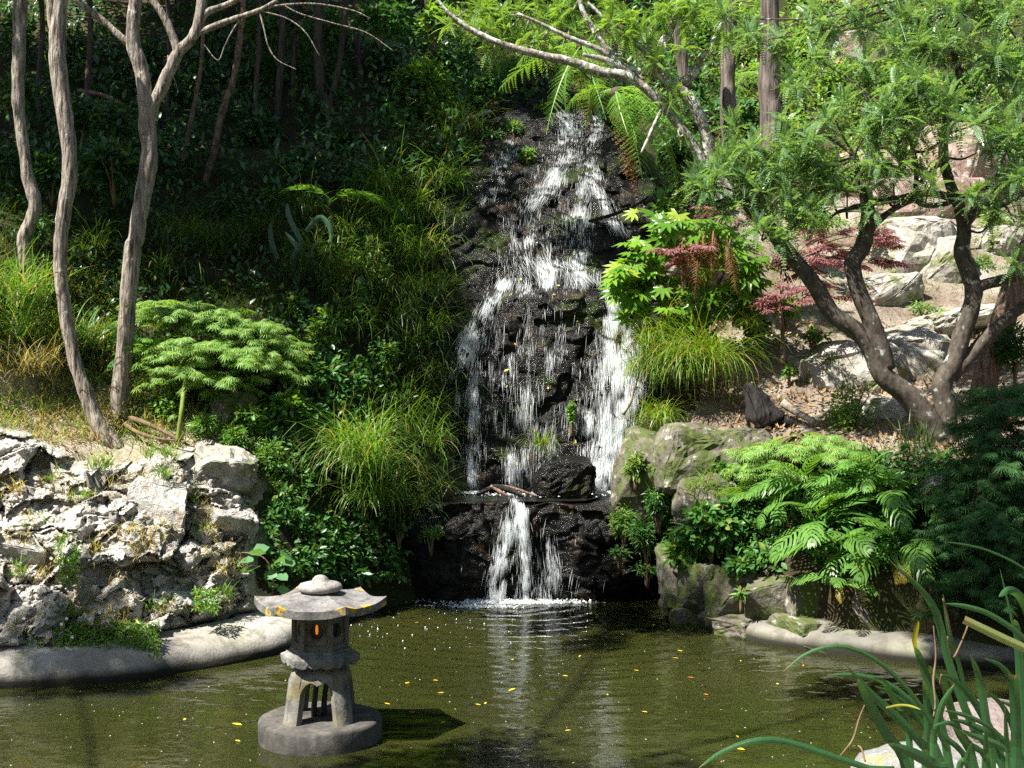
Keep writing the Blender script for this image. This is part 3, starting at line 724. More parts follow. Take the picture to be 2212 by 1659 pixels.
# white water: clustered streaks lying on the rock face
def T_streak():
    V = np.array([[0, 0, 0], [.4, .5, 0], [.4, 0, .4], [.4, -.5, 0], [1, 0, 0]])
    return V, [np.array([[0, 2, 1], [0, 3, 2], [4, 1, 2], [4, 2, 3]])]
STK = T_streak()
def stream_mesh(path, n, seed, Lr=(.06, .30), wr=(.0026, .0060), out_=(.005, .05), clump=.0, drops=.16, fine=8.0):
    r = R(seed); path = np.array(path, float)
    seg = np.linalg.norm(np.diff(path[:, :2], axis=0), axis=1); cum = np.concatenate([[0], np.cumsum(seg)]) / seg.sum()
    s = r.random(n * 3); x = np.interp(s, cum, path[:, 0]); y = np.interp(s, cum, path[:, 1]); hw = np.interp(s, cum, path[:, 2])
    lat = np.clip(r.normal(size=len(s)) * .5, -1.15, 1.15)
    x = x + lat * hw; y = y + r.normal(size=len(s)) * 3
    pc = C(x, y)
    nz = fbm(pc * np.array([fine, fine, 1.3]), 3, seed + 9) + .45 * fbm(pc * 2.3, 2, seed + 4)
    prob = np.clip(.55 - 1.5 * clump + 1.5 * nz, .015, 1) * np.exp(-lat ** 2 * .9); keep = r.random(len(s)) < prob
    x, y, lat, pc, s = x[keep][:n], y[keep][:n], lat[keep][:n], pc[keep][:n], s[keep][:n]
    m = len(x); px = np.interp(np.minimum(s + .02, 1), cum, path[:, 0]) - np.interp(np.maximum(s - .02, 0), cum, path[:, 0]); py = np.interp(np.minimum(s + .02, 1), cum, path[:, 1]) - np.interp(np.maximum(s - .02, 0), cum, path[:, 1])
    ln = np.hypot(px, py) + 1e-6
    e = 7.0; d = C(x + px / ln * e, y + py / ln * e) - pc
    d = nrm(d) + np.array([0, 0, -.40]) + .075 * r.normal(size=(m, 3)); toward = nrm(np.array([0, 0, CAM_H + 1.0]) - pc)
    pos = pc + toward * r.uniform(*out_, m)[:, None]
    L = r.uniform(*Lr, m); W = r.uniform(*wr, m) * np.where(r.random(m) < .12, 1.7, 1)
    dr = r.random(m) < drops; L = np.where(dr, W * r.uniform(1.0, 2.0, m), L)
    return place(STK, pos, d, toward, L, W / L, W / L)
wf = thing('waterfall', 'white waterfall running down the black rock face into the pond', 'waterfall', C(1150, 1295))
wf['kind'] = 'thing'
STREAMS = [
 ([(1290, 225, 9), (1292, 260, 12), (1283, 310, 14), (1272, 350, 16), (1285, 390, 20)], 1500, .1),
 ([(1205, 205, 10), (1225, 270, 14), (1228, 315, 22), (1205, 360, 22), (1170, 410, 24), (1135, 450, 20), (1128, 500, 22), (1145, 545, 26), (1175, 575, 30)], 3300, .12),
 ([(1275, 380, 22), (1258, 430, 20), (1250, 480, 18), (1255, 530, 16), (1245, 580, 18), (1262, 605, 26)], 1500, .16),
 ([(1285, 400, 14), (1310, 440, 14), (1322, 475, 16), (1335, 490, 10)], 600, .2),
 ([(1120, 290, 14), (1098, 320, 20), (1085, 350, 24), (1065, 395, 18), (1050, 430, 14)], 900, .16),
 ([(1175, 520, 14), (1205, 560, 18), (1260, 590, 20), (1310, 612, 14)], 900, .2),
 ([(1150, 560, 40), (1160, 600, 55), (1150, 632, 62)], 2200, .16),
 ([(1095, 600, 18), (1070, 640, 18), (1042, 690, 20), (1015, 735, 24), (1000, 770, 34)], 1900, .1),
 ([(1315, 620, 10), (1328, 665, 14), (1335, 720, 34), (1335, 780, 46), (1335, 840, 46), (1330, 900, 40), (1318, 960, 36), (1308, 1010, 38), (1305, 1070, 34)], 15000, -.10),
 ([(995, 770, 30), (985, 830, 28), (978, 900, 12), (974, 980, 10), (970, 1055, 14)], 1100, .22),
 ([(1030, 790, 16), (1022, 860, 14), (1019, 930, 15), (1017, 1000, 15), (1017, 1060, 20)], 1500, .08),
 ([(1110, 760, 40), (1105, 830, 50), (1100, 880, 52), (1100, 960, 50), (1105, 1030, 46)], 2300, .30),
 ([(1270, 880, 16), (1265, 960, 20), (1275, 1010, 22), (1290, 1050, 24)], 800, .26),
 ([(1215, 900, 40), (1210, 960, 46), (1190, 1000, 40)], 420, .42),
 ([(1240, 235, 36), (1225, 330, 60), (1200, 430, 80), (1205, 520, 95), (1200, 610, 110)], 4200, .28),
 ([(1190, 650, 110), (1170, 760, 150), (1165, 880, 175), (1150, 1050, 170)], 3000, .38),
 ([(1180, 1110, 130), (1170, 1200, 150), (1150, 1290, 160)], 260, .42),
]
for k, (pth, n, cl) in enumerate(STREAMS):
    V, F = stream_mesh([(a, b, c * (1.5 if k < 8 else 1.15)) for a, b, c in pth], int(n * (.85 if k < 8 else .95)) if n < 9000 else 9500, 100 + k, clump=cl); wpart('stream', V, F, M['foam'], wf, kind='stuff')
LOW = [([(1112, 1072, 12), (1105, 1110, 18), (1096, 1170, 24), (1086, 1230, 26), (1076, 1298, 30)], 1500, .10),
       ([(1122, 1080, 12), (1135, 1140, 20), (1142, 1200, 22), (1148, 1298, 28)], 1100, .18),
       ([(1180, 1150, 18), (1192, 1230, 26), (1185, 1295, 34)], 200, .3)]
for k, (pth, n, cl) in enumerate(LOW):
    V, F = stream_mesh(pth, int(n * 1.6), 140 + k, clump=cl, out_=(.02, .16), Lr=(.06, .22), wr=(.003, .0065)); wpart('stream', V, F, M['foam'], wf, kind='stuff')
# splashes and foam where the water lands
def foam_patch(cen, rad, z, n, seed):
    r = R(seed); q = r.normal(size=(n, 2)) * .5; pos = np.column_stack([cen[0] + q[:, 0] * rad[0], cen[1] + q[:, 1] * rad[1], np.full(n, z) + np.abs(r.normal(size=n)) * .012])
    k = fbm(pos * np.array([5, 9, 1]), 3, seed) > -.05 - .3 * np.exp(-(q ** 2).sum(1) * 2); pos = pos[k]
    d = nrm(np.column_stack([r.normal(size=(len(pos), 2)) * [1, .6], np.zeros(len(pos))]))
    return place(STK, pos, d, [0, 0, 1.0], r.uniform(.012, .035, len(pos)), r.uniform(.4, 1, len(pos)))
for k, (cx_, cy_, rx, ry, z, n) in enumerate([(1085, 1302, .75, .16, .004, 1900), (1040, 1312, .55, .10, .004, 500), (1170, 1304, .55, .09, .004, 600)]):
    p0 = PW(cx_, cy_); V, F = foam_patch(p0, (rx, ry), z, n, 160 + k); wpart('foam', V, F, M['foam'], wf, kind='stuff')
for k, (cx_, Yd, rx, ry, n) in enumerate([(1300, 14.7, .28, .22, 900), (1015, 14.75, .22, .12, 350), (1180, 14.5, .9, .22, 380)]):
    p0 = P(cx_, 1070, Yd); V, F = foam_patch(p0, (rx, ry), 1.164, n, 170 + k); wpart('foam', V, F, M['foam'], wf, kind='stuff')

# ------------------------------------------------------------------ pale fractured outcrop on the far left bank
YT = [(-500, 830), (0, 890), (90, 925), (170, 970), (250, 985), (350, 955), (440, 950), (510, 1000), (545, 1080), (565, 1180), (600, 1320)]
YB = [(-500, 1470), (0, 1420), (150, 1415), (300, 1398), (430, 1362), (520, 1340), (600, 1325)]
ipx = lambda L, x: np.interp(x, [a for a, b in L], [b for a, b in L])
def od(x, y):
    yt, yb = ipx(YT, x), ipx(YB, x)
    m = np.clip(np.minimum((y - yt) / 45, (yb - y) / 30), 0, 1); m = np.minimum(m, np.clip((572 - x) / 40, 0, 1)); m = m * m * (3 - 2 * m)
    p = Gflat(x, y); q = p + .18 * fbm(p * 2.2, 3, 41)[..., None]
    q = q @ np.array([[.8, -.3, .5], [.4, .9, -.1], [-.45, .3, .85]])
    f1, f2, c1 = voro(q * 1.7, 51); g1, g2, c2 = voro(q * 4.3, 52); h1, h2, c3 = voro(q * 10, 53)
    a = .30 * (c1 - .25) + .20 * (c2 - .3) + .075 * c3 + .07 * fbm(p * 7, 4, 55) + .16 * fbm(p * 2.6, 2, 57)
    a = a - .05 * np.clip(.10 - (f2 - f1), 0, .1) * 10 + .10 * np.abs(fbm(p * 5.0, 3, 58)) + .03 * fbm(p * 16, 3, 59)
    return gd(x, y) + .22 - m * (.34 + a)
ox = np.linspace(-330, 600, 300); oy = np.linspace(1450, 850, 210)
XX, YY = np.meshgrid(ox, oy); V = P(XX, YY, od(XX, YY))
oc = thing('rock_outcrop', 'pale fractured rock outcrop above the concrete pond edge', 'rock outcrop', P(200, 1350, 10.9))
wpart('rock_face', V.reshape(-1, 3), [grid_faces(210, 300)[:, ::-1]], M['rock_pale'], oc)
def chunk(seed, n=14):
    r = R(seed); bm = bmesh.new()
    for q in r.normal(size=(n, 3)) * .5 + np.sign(r.normal(size=(n, 3))) * .25: bm.verts.new(q * np.array([1.0, .8, .7]))
    res = bmesh.ops.convex_hull(bm, input=bm.verts)
    bmesh.ops.delete(bm, geom=[g for g in res['geom_interior'] if isinstance(g, bmesh.types.BMVert)], context='VERTS')
    bmesh.ops.bevel(bm, geom=list(bm.edges), offset=.03, segments=1, affect='EDGES')
    me = bpy.data.meshes.new('rock'); bm.to_mesh(me); bm.free(); me.materials.append(M['rock_pale']); return me
CH = [chunk(s) for s in range(300, 310)]
r = R(61)
for k in range(130):
    x = r.uniform(-40, 545); y = r.uniform(ipx(YT, x) + 25, ipx(YB, x) - 8)
    p = P(x, y, od(np.array(x), np.array(y))) - np.array([oc.location[0], oc.location[1], oc.location[2]])
    s = r.uniform(.03, .09) * (1.5 if r.random() < .18 else 1)
    put('rock', CH[k % 10], oc, p + np.array([0, .05, -.01]), r.uniform(0, 6.28, 3), s * r.uniform(.7, 1.3, 3))
def big(par, x, y, Yd, size, seed, mat, name='rock', rz=0., tilt=0., ta=0., sub=2, planes=16, namp=.06, flat=.6, rnd=0., smooth=False, **kw):
    V, F = block(seed, np.asarray(size) * 1.08, planes, flat, sub, namp, rnd); V = rotz(V, rz, tilt, ta)
    c = P(x, y, Yd)
    if par is None: return single(name, V + c, F, M[mat], c - np.array([0, 0, size[2] * .8]), smooth=smooth, **kw)
    return wpart(name, V + c, F, M[mat], par, smooth, **kw)
big(oc, 335, 1130, 11.62, (.30, .30, .40), 401, 'rock_pale', rz=.3, tilt=.35, ta=.6, sub=3, planes=12, flat=.45, namp=.11)
big(oc, 470, 1030, 12.5, (.42, .42, .30), 402, 'rock_tan', rz=.3, tilt=.25, ta=1.2, sub=3, planes=18, flat=.4, rnd=.25, namp=.16)
big(oc, 60, 1190, 11.35, (.28, .25, .22), 404, 'rock_pale', rz=.1, tilt=.6, ta=.5, planes=13, flat=.45, sub=3, namp=.12)
big(oc, 500, 1140, 12.05, (.24, .25, .22), 406, 'rock_pale', rz=.5, tilt=.3, ta=.9, planes=13, flat=.45, sub=3, namp=.12)
big(oc, 240, 1245, 11.2, (.34, .25, .16), 407, 'rock_pale', rz=.2, tilt=.3, ta=.1, planes=13, flat=.45, sub=3, namp=.12)

# ------------------------------------------------------------------ stone wall and boulders of the right bank
rw = thing('stone_wall', 'low mossy stone retaining wall at the water edge under the ferns', 'wall', P(1620, 1385, 11.9))
for k, (x, y, Yd, sx, sy, sz, sd, mt) in enumerate([
    (1475, 1255, 12.75, .24, .3, .36, 1, 'rock_moss'), (1530, 1290, 12.35, .26, .3, .34, 2, 'rock_moss'), (1590, 1305, 12.05, .22, .3, .33, 3, 'rock_moss'),
    (1500, 1340, 12.4, .28, .25, .15, 4, 'rock_moss'), (1665, 1318, 11.75, .20, .28, .33, 5, 'rock_moss'), (1735, 1312, 11.65, .26, .3, .36, 6, 'rock_moss'),
    (1735, 1365, 11.45, .30, .25, .13, 7, 'rock_moss'), (1812, 1330, 11.6, .2, .25, .28, 8, 'rock_moss'), (1890, 1350, 11.4, .28, .25, .25, 9, 'rock_moss'),
    (1990, 1350, 11.3, .3, .25, .28, 10, 'rock_moss'), (2090, 1360, 11.1, .3, .25, .28, 11, 'rock_moss'), (2190, 1365, 10.95, .3, .25, .28, 12, 'rock_moss'), (1610, 1365, 11.85, .24, .25, .12, 13, 'rock_moss')]):
    big(rw, x, y - 8, Yd + .24, (sx * 1.1, sy, sz), 420 + sd, mt, 'stone', rz=.3 * sd, tilt=.12, ta=sd, planes=14, flat=.6, namp=.07, sub=3)
BO = [
 (1400, 1040, 13.75, (.36, .4, .60), 1, 'rock_moss', 'tall mossy boulder beside the foot of the main fall', .4),
 (1500, 1000, 13.35, (.50, .45, .42), 2, 'rock_moss', 'broad mossy flat-topped boulder under the drooping sedge', .2),
 (1590, 985, 13.2, (.36, .4, .32), 3, 'rock_moss', 'mossy boulder with a brown cap in front of the black stump', .7),
 (1530, 1090, 13.0, (.45, .4, .35), 4, 'rock_moss', 'dark mossy boulder behind the broad-leaved shrub', 1.2),
 (1830, 830, 15.2, (.80, .7, .60), 5, 'rock_tan', 'large sunlit boulder with lichen behind the leaning kowhai stem', .3),
 (1955, 800, 15.6, (.85, .7, .55), 6, 'rock_tan', 'pale sloping boulder between the two kowhai stems', .9),
 (1850, 930, 14.0, (.46, .4, .22), 7, 'rock_tan', 'flat tan boulder low behind the small sapling', .1),
 (1940, 905, 13.9, (.40, .4, .27), 8, 'rock_tan', 'tan boulder at the foot of the leaning stem', .5),
 (1960, 570, 18.0, (.72, .7, .66), 9, 'rock_tan', 'big rounded white boulder beside the red maple', .35),
 (2040, 590, 17.6, (.40, .4, .55), 10, 'rock_tan', 'white boulder seen through the fork of the kowhai', 1.2),
 (1900, 640, 17.2, (.55, .5, .28), 11, 'rock_tan', 'low pale boulder under the big rounded white boulder', .2),
 (1960, 460, 19.4, (1.15, .8, .60), 12, 'rock_brown', 'wide brown rock ledge above the white boulder', .15),
 (2060, 370, 20.0, (.75, .8, .85), 13, 'rock_brown', 'tall brown rock face behind the kowhai foliage', .6),
 (1890, 400, 20.6, (.75, .8, .55), 14, 'rock_brown', 'brown rock seen through gaps in the kowhai leaves', 1.0),
 (2180, 540, 18.4, (.7, .6, .28), 15, 'rock_tan', 'flat pale rock at the end of the sunny terrace', .3),
 (2030, 1055, 12.0, (.34, .3, .20), 16, 'rock_grey', 'grey white rock half hidden among the right-hand shrubs', .5),
 (2070, 700, 16.3, (.8, .6, .20), 17, 'rock_tan', 'low bleached slab on the terrace behind the right stem', .2),
 (1480, 640, 16.6, (.5, .4, .5), 18, 'rock_brown', 'dark rock behind the glossy lobed shrub', .2),
 (1215, 1035, 14.55, (.40, .32, .28), 19, 'wet', 'dark wet mossy boulder at the base of the main fall', .2),
 (1830, 190, 23.5, (.9, .8, 1.1), 20, 'rock_brown', 'mossy brown rock high among the upper right leaves', .2),
 (1160, 190, 19.8, (.35, .35, .30), 21, 'wet', 'dark rounded boulder at the head of the waterfall', .2),
 (500, 885, 13.2, (.26, .26, .22), 22, 'rock_moss', 'brown mossy rock in shade under the green maple', .6),
]
for (x, y, Yd, sz, sd, mt, lab, rz_) in BO:
    big(None, x, y, Yd, sz, 440 + sd, mt, 'boulder', rz=rz_, tilt=.15, ta=sd, sub=3, planes=18, flat=.45, namp=.09, rnd=.42, label=lab, cat='boulder')
big(None, 2165, 1640, 6.1, (.30, .32, .28), 480, 'rock_pink', 'boulder', rz=.5, sub=3, planes=22, namp=.05, flat=.4, rnd=.55, smooth=True, label='rough pinkish boulder behind the iris leaves at the near shore', cat='boulder')
big(None, 2010, 1712, 5.7, (.40, .35, .25), 481, 'rock_grey', 'boulder', rz=.2, sub=3, planes=22, namp=.05, flat=.4, rnd=.55, smooth=True, label='pale lichened boulder among the iris leaves at the frame edge', cat='boulder')
# ------------------------------------------------------------------ stone snow-viewing lantern standing in the pond
LX = (692 - 1106) / FPX * 8.53; LY = 8.53
ln = thing('stone_lantern', 'weathered grey stone garden lantern standing on a round base in the pond', 'lantern', (LX, LY, 0))
def revolve(prof, seg=48, sq=0.0, hexa=False):
    """closed surface of revolution (hexa: six-sided) from (radius, z) pairs"""
    prof = np.array(prof, float); a = np.linspace(0, 2 * np.pi, seg, endpoint=False)
    k = np.ones(seg)
    if hexa:
        h = np.pi / 3; k = math.cos(h / 2) / np.cos((a % h) - h / 2)
    rr = prof[:, 0:1] * k[None]
    V = np.stack([rr * np.cos(a), rr * np.sin(a), np.repeat(prof[:, 1:2], seg, 1)], -1)
    return V, grid_faces(len(prof), seg, True)
def lp_(name, V, F, mat, smooth=False, par=None, loc=(0, 0, 0), bevel=0, **kw):
    o = put(name, mesh(name, np.asarray(V).reshape(-1, 3), F if isinstance(F, list) else [F], M[mat], smooth), par or ln, loc, **kw)
    if bevel:
        b = o.modifiers.new('bevel', 'BEVEL'); b.width = bevel; b.segments = 2; b.limit_method = 'ANGLE'; b.angle_limit = math.radians(35)
    return o
def rough(V, a=.004, f=14, s=0):
    V = np.asarray(V, float); return V + a * np.stack([fbm(V * f, 3, s), fbm(V * f, 3, s + 7), fbm(V * f, 3, s + 13)], -1)
# base drum
V, F = revolve([(.001, -.5), (.425, -.5), (.425, -.1), (.432, .0), (.434, .06), (.432, .125), (.425, .143), (.41, .150), (.30, .146), (.15, .150), (.001, .150)], 72)
lp_('base', rough(V, .007, 9, 1), F, 'lan_base', True)
# four-legged dome with cusped arches: columns run from the arch (or foot) up to the crown
na = 192; A = np.linspace(0, 2 * np.pi, na, endpoint=False); nv = 22
dA = ((A + np.pi / 4) % (np.pi / 2)) - np.pi / 4          # angle from the middle of each face
half = .52
u = np.clip(np.abs(dA) / half, 0, 1)
lobe = np.sqrt(np.clip(1 - ((u - .42) / .58) ** 2, 0, 1)) * .06 + .345
zb = np.where(np.abs(dA) < half, np.where(u > .42, np.where(u > .97, .22, .30 + .135 * np.sqrt(np.clip(1 - ((u - .42) / .58) ** 2, 0, 1))), .435 - .024 * (1 - u / .42) ** 1.6), .146)
tz = np.linspace(0, 1, nv); Z = zb[None] + (.532 - zb[None]) * tz[:, None]
def domr(z): return np.interp(z, [.14, .25, .36, .44, .48, .51, .532], [.262, .246, .232, .222, .205, .170, .095])
sqf = (np.abs(np.cos(A)) ** 5 + np.abs(np.sin(A)) ** 5) ** (-1 / 5) * .94
Ro = domr(Z) * sqf[None]
V1 = np.stack([Ro * np.cos(A), Ro * np.sin(A), Z], -1)
Ri = np.maximum(Ro - .062, .02); V2 = np.stack([Ri * np.cos(A), Ri * np.sin(A), np.where(Z > .465, .465, Z)], -1)
n1 = nv * na; F1 = grid_faces(nv, na, True); F2 = F1[:, ::-1] + n1
j = np.arange(na); rim = np.stack([j, n1 + j, n1 + (j + 1) % na, (j + 1) % na], -1)
capc = np.array([[0, 0, .533]]); V = np.concatenate([V1.reshape(-1, 3), V2.reshape(-1, 3), capc])
top = np.stack([(nv - 1) * na + j, (nv - 1) * na + (j + 1) % na, np.full(na, 2 * n1)], -1)
a0 = math.radians(3)
rot = lambda V, a: rotz(np.asarray(V).reshape(-1, 3), a)
# faces of the square plan look at the camera
lp_('leg_dome', rough(rot(V, a0), .003, 18, 2), [F1, F2, rim, top], 'lan_leg', False, bevel=0)
# pair of dark pipes inside the legs
for k, (dx, dy) in enumerate([(-.03, .02), (.035, .05)]):
    Vt, Ft = tube([(dx - .02, dy, .14), (dx - .015, dy, .25), (dx, dy, .38), (dx + .01, dy, .47)], [.022, .02, .018, .018], 14, 8)
    lp_('pipe', Vt, Ft, 'iron', True)
Vt, Ft = revolve([(.001, .500), (.12, .500), (.17, .520), (.19, .536), (.001, .536)], 48); lp_('collar', Vt, Ft, 'lan_tray', True)
# six-sided platform with carved scalloped rim
seg = 72; A6 = np.linspace(0, 2 * np.pi, seg, endpoint=False); hh = np.pi / 3; k6 = math.cos(hh / 2) / np.cos((A6 % hh) - hh / 2)
sc = np.abs(np.sin((A6 % hh) / hh * np.pi * 3))
prof = [(.05, .530, 0), (.19, .532, 0), (.262, .545, 1), (.278, .552, 1), (.282, .575, 0), (.282, .594, 0), (.270, .602, 0), (.245, .612, 0), (.240, .622, 0), (.222, .626, 0), (.217, .640, 0), (.195, .646, 0), (.02, .646, 0)]
V = np.array([[[r_ * k * math.cos(a) * (1 + (.012 * (s - .5) if f else 0)), r_ * k * math.sin(a) * (1 + (.012 * (s - .5) if f else 0)), z - (.016 * s if f else 0)] for a, k, s in zip(A6, k6, sc)] for (r_, z, f) in prof])
lp_('platform', rough(rot(V, 0), .003, 30, 5), grid_faces(len(prof), seg, True), 'lan_tray', False)
# fire chamber: six framed panels with round openings
Rc = .186; apo = Rc * math.cos(hh / 2); z0, z1 = .640, .925
ch = put('light_chamber', None, ln) if False else None
core = MB()
for k in range(6):
    a = hh * k + hh / 2; c, s = math.cos(a), math.sin(a)
    ex = np.array([-s, c, 0]); en = np.array([c, s, 0]); W = Rc / 2; H = (z1 - z0) / 2; zc = (z0 + z1) / 2
    T = lambda u, v, d: en * (apo + d) + ex * u + np.array([0, 0, zc + v])
    nn_ = 28; th = np.linspace(0, 2 * np.pi, nn_, endpoint=False); rad = .052
    # outer frame (proud), recessed panel ring, opening tube
    sqx = np.clip(np.cos(th) * 1.42, -1, 1); sqz = np.clip(np.sin(th) * 1.42, -1, 1)
    rings = [(sqx * W, sqz * H, 0.0), (sqx * W * .80, sqz * (H * .70), 0.0), (sqx * W * .80, sqz * (H * .70), -.016), (np.cos(th) * rad * 1.22, np.sin(th) * rad * 1.22, -.016), (np.cos(th) * rad * 1.14, np.sin(th) * rad * 1.14, -.008), (np.cos(th) * rad, np.sin(th) * rad, -.012), (np.cos(th) * rad, np.sin(th) * rad, -.045)]
    Vr = np.array([[T(u_, v_ - .006, d) for u_, v_ in zip(ru, rv)] for ru, rv, d in rings])
    core.add(Vr, [grid_faces(len(rings), nn_, True)])
    # corner post
    ca = hh * k; cc = np.array([math.cos(ca), math.sin(ca), 0]) * (Rc + .003); px_ = np.array([-math.sin(ca), math.cos(ca), 0]) * .016; pn = np.array([math.cos(ca), math.sin(ca), 0]) * .012
    q = np.array([cc + sx * px_ + sn * pn + np.array([0, 0, z]) for z in (z0, z1) for sx, sn in ((-1, -1), (1, -1), (1, 1), (-1, 1))])
    core.add(q, [np.array([[0, 1, 5, 4], [1, 2, 6, 5], [2, 3, 7, 6], [3, 0, 4, 7]])])
V, F, _ = core.get(); cham = lp_('light_chamber', V, F, 'lan_body')
# dim panes closing the openings, and a glowing amber bead added for the orange inside the front one
for k in range(6):
    a = hh * k + hh / 2; c, s = math.cos(a), math.sin(a); th = np.linspace(0, 2 * np.pi, 20, endpoint=False)
    V = np.array([[c * (apo - .043) - s * math.cos(t) * .053, s * (apo - .043) + c * math.cos(t) * .053, (z0 + z1) / 2 - .006 + math.sin(t) * .053] for t in th])
    lp_('window', V, [np.arange(20)[None]], 'iron', par=cham)
V, F = revolve([(.001, .755), (.007, .757), (.010, .775), (.010, .80), (.007, .818), (.001, .822)], 12); V = V + np.array([-.004, -apo + .032, 0]); lp_('glow_bead', V, F, 'amber', True, par=cham)
# six-sided roof: concave slopes, lifted corners
nr = 26; seg = 144; A6 = np.linspace(0, 2 * np.pi, seg, endpoint=False); ph = (A6 % hh) / hh; k6 = math.cos(hh / 2) / np.cos((A6 % hh) - hh / 2)
cor = np.abs(ph - .5) * 2                                  # 1 at corners
rows = []
for t in np.linspace(0, 1, nr):
    r_ = .10 + (.468 - .10) * t
    z = 1.035 - .072 * t ** .95 - .006 * math.sin(t * math.pi) + .038 * cor ** 3 * t ** 3 + .008 * cor ** 6 * (1 - t) * t * 4
    kk = 1 + (k6 - 1) * (.35 + .65 * t); rows.append(np.stack([r_ * kk * np.cos(A6), r_ * kk * np.sin(A6), z], -1))
for (r_, dz) in ((.466, -.050), (.40, -.058), (.22, -.040), (.02, -.035)):
    z = .96 + dz + .034 * cor ** 3 * (r_ / .468) ** 3; rows.append(np.stack([r_ * k6 * np.cos(A6), r_ * k6 * np.sin(A6), z + 0 * A6], -1))
ctr = [np.stack([.001 * np.cos(A6), .001 * np.sin(A6), 1.035 + 0 * A6], -1)]
V = np.stack(ctr + rows, 0); lp_('roof', rough(V, .003, 16, 6), grid_faces(len(V), seg, True)[:, ::-1], 'lan_roof', False)
# finial: flattened ring and jewel
V, F = revolve([(.001, 1.03), (.12, 1.032), (.143, 1.040), (.153, 1.056), (.152, 1.074), (.140, 1.089), (.11, 1.097), (.075, 1.102), (.060, 1.112), (.052, 1.128), (.034, 1.143), (.012, 1.150), (.001, 1.150)], 48)
lp_('finial', rough(V, .004, 14, 9), F, 'lan_cap', True)
# ------------------------------------------------------------------ trees
PINS = [T_pinnate(11, dr, ll, lw) for dr, ll, lw in ((.25, .125, .072), (.45, .135, .075), (.70, .12, .070), (.10, .13, .072))]
def stem_tube(mb, pts, rad, Y, n=None, seg=9, bp=.16, seed=0):
    """pts (x, y[, Y]) seen positions, rad half widths in the same units"""
    pts = [p if len(p) == 3 else (*p, Y) for p in pts]
    w_ = np.array([P(*p) for p in pts]); rr = [r * p[2] / FPX for r, p in zip(np.interp(np.linspace(0, 1, len(pts)), np.linspace(0, 1, len(rad)), rad), pts)]
    V, F = tube(w_, rr, n or max(10, len(pts) * 7), seg, bp, seed); mb.add(V, F); return w_
def kowhai(name, label, base, stems, clumps, lm, bm, Y, seed, leafL=(.17, .28), dens=1.0):
    r = R(seed); t = thing(name, label, 'tree', P(*base))
    nodes = []; mbs = MB()
    for k, s in enumerate(stems):
        w_ = stem_tube(mbs, s[0], s[1], s[2] if len(s) > 2 else Y, seed=seed + k)
        nodes.append(crom(w_, 24)[6:])
    mbs.part('trunk', M[bm], t, True)
    nodes = np.concatenate(nodes)
    tw = MB(); lv = MB()
    for (x, y, rp, Yc, *mx) in clumps:
        c = P(x, y, Yc); rm = rp * Yc / FPX
        near = nodes[np.argmin(np.linalg.norm(nodes - c, axis=1))]
        mid = (near + c) / 2 + np.array([0, 0, -.08]) + r.normal(size=3) * .05
        V, F = tube([near, mid, c], [.017, .012, .008], 9, 5, .1, seed); tw.add(V, F)
        nr_ = max(2, int((rp / 24) ** 1.6 * dens))
        q = r.normal(size=(nr_, 3)); q = nrm(q) * (r.random((nr_, 1)) ** .45) * rm * np.array([1, .9, .62]); pos = c + q
        for p in pos:
            b = c + (p - c) * .25 + np.array([0, 0, -.04])
            V, F = tube([b, (b + p) / 2 + np.array([0, 0, -.02]), p], [.006, .005, .004], 4, 4, 0, 0, False); tw.add(V, F)
            n = r.integers(16, 26); az = r.random(n) * 6.283; el = np.radians(r.uniform(-45, 80, n))
            d = np.stack([np.cos(el) * np.cos(az), np.cos(el) * np.sin(az), np.sin(el)], -1)
            up = np.array([0, 0, 1.0]) + .25 * r.normal(size=(n, 3))
            kk = r.integers(0, 4, n)
            for m in range(4):
                s_ = kk == m
                if s_.any():
                    V, F = place(PINS[m], p + r.normal(size=(s_.sum(), 3)) * .02, d[s_], up[s_], r.uniform(*leafL, s_.sum())); lv.add(V, F)
    tw.part('twigs', M[bm], t, True, kind='stuff')
    lv.part('crown', M[lm], t)
    return t
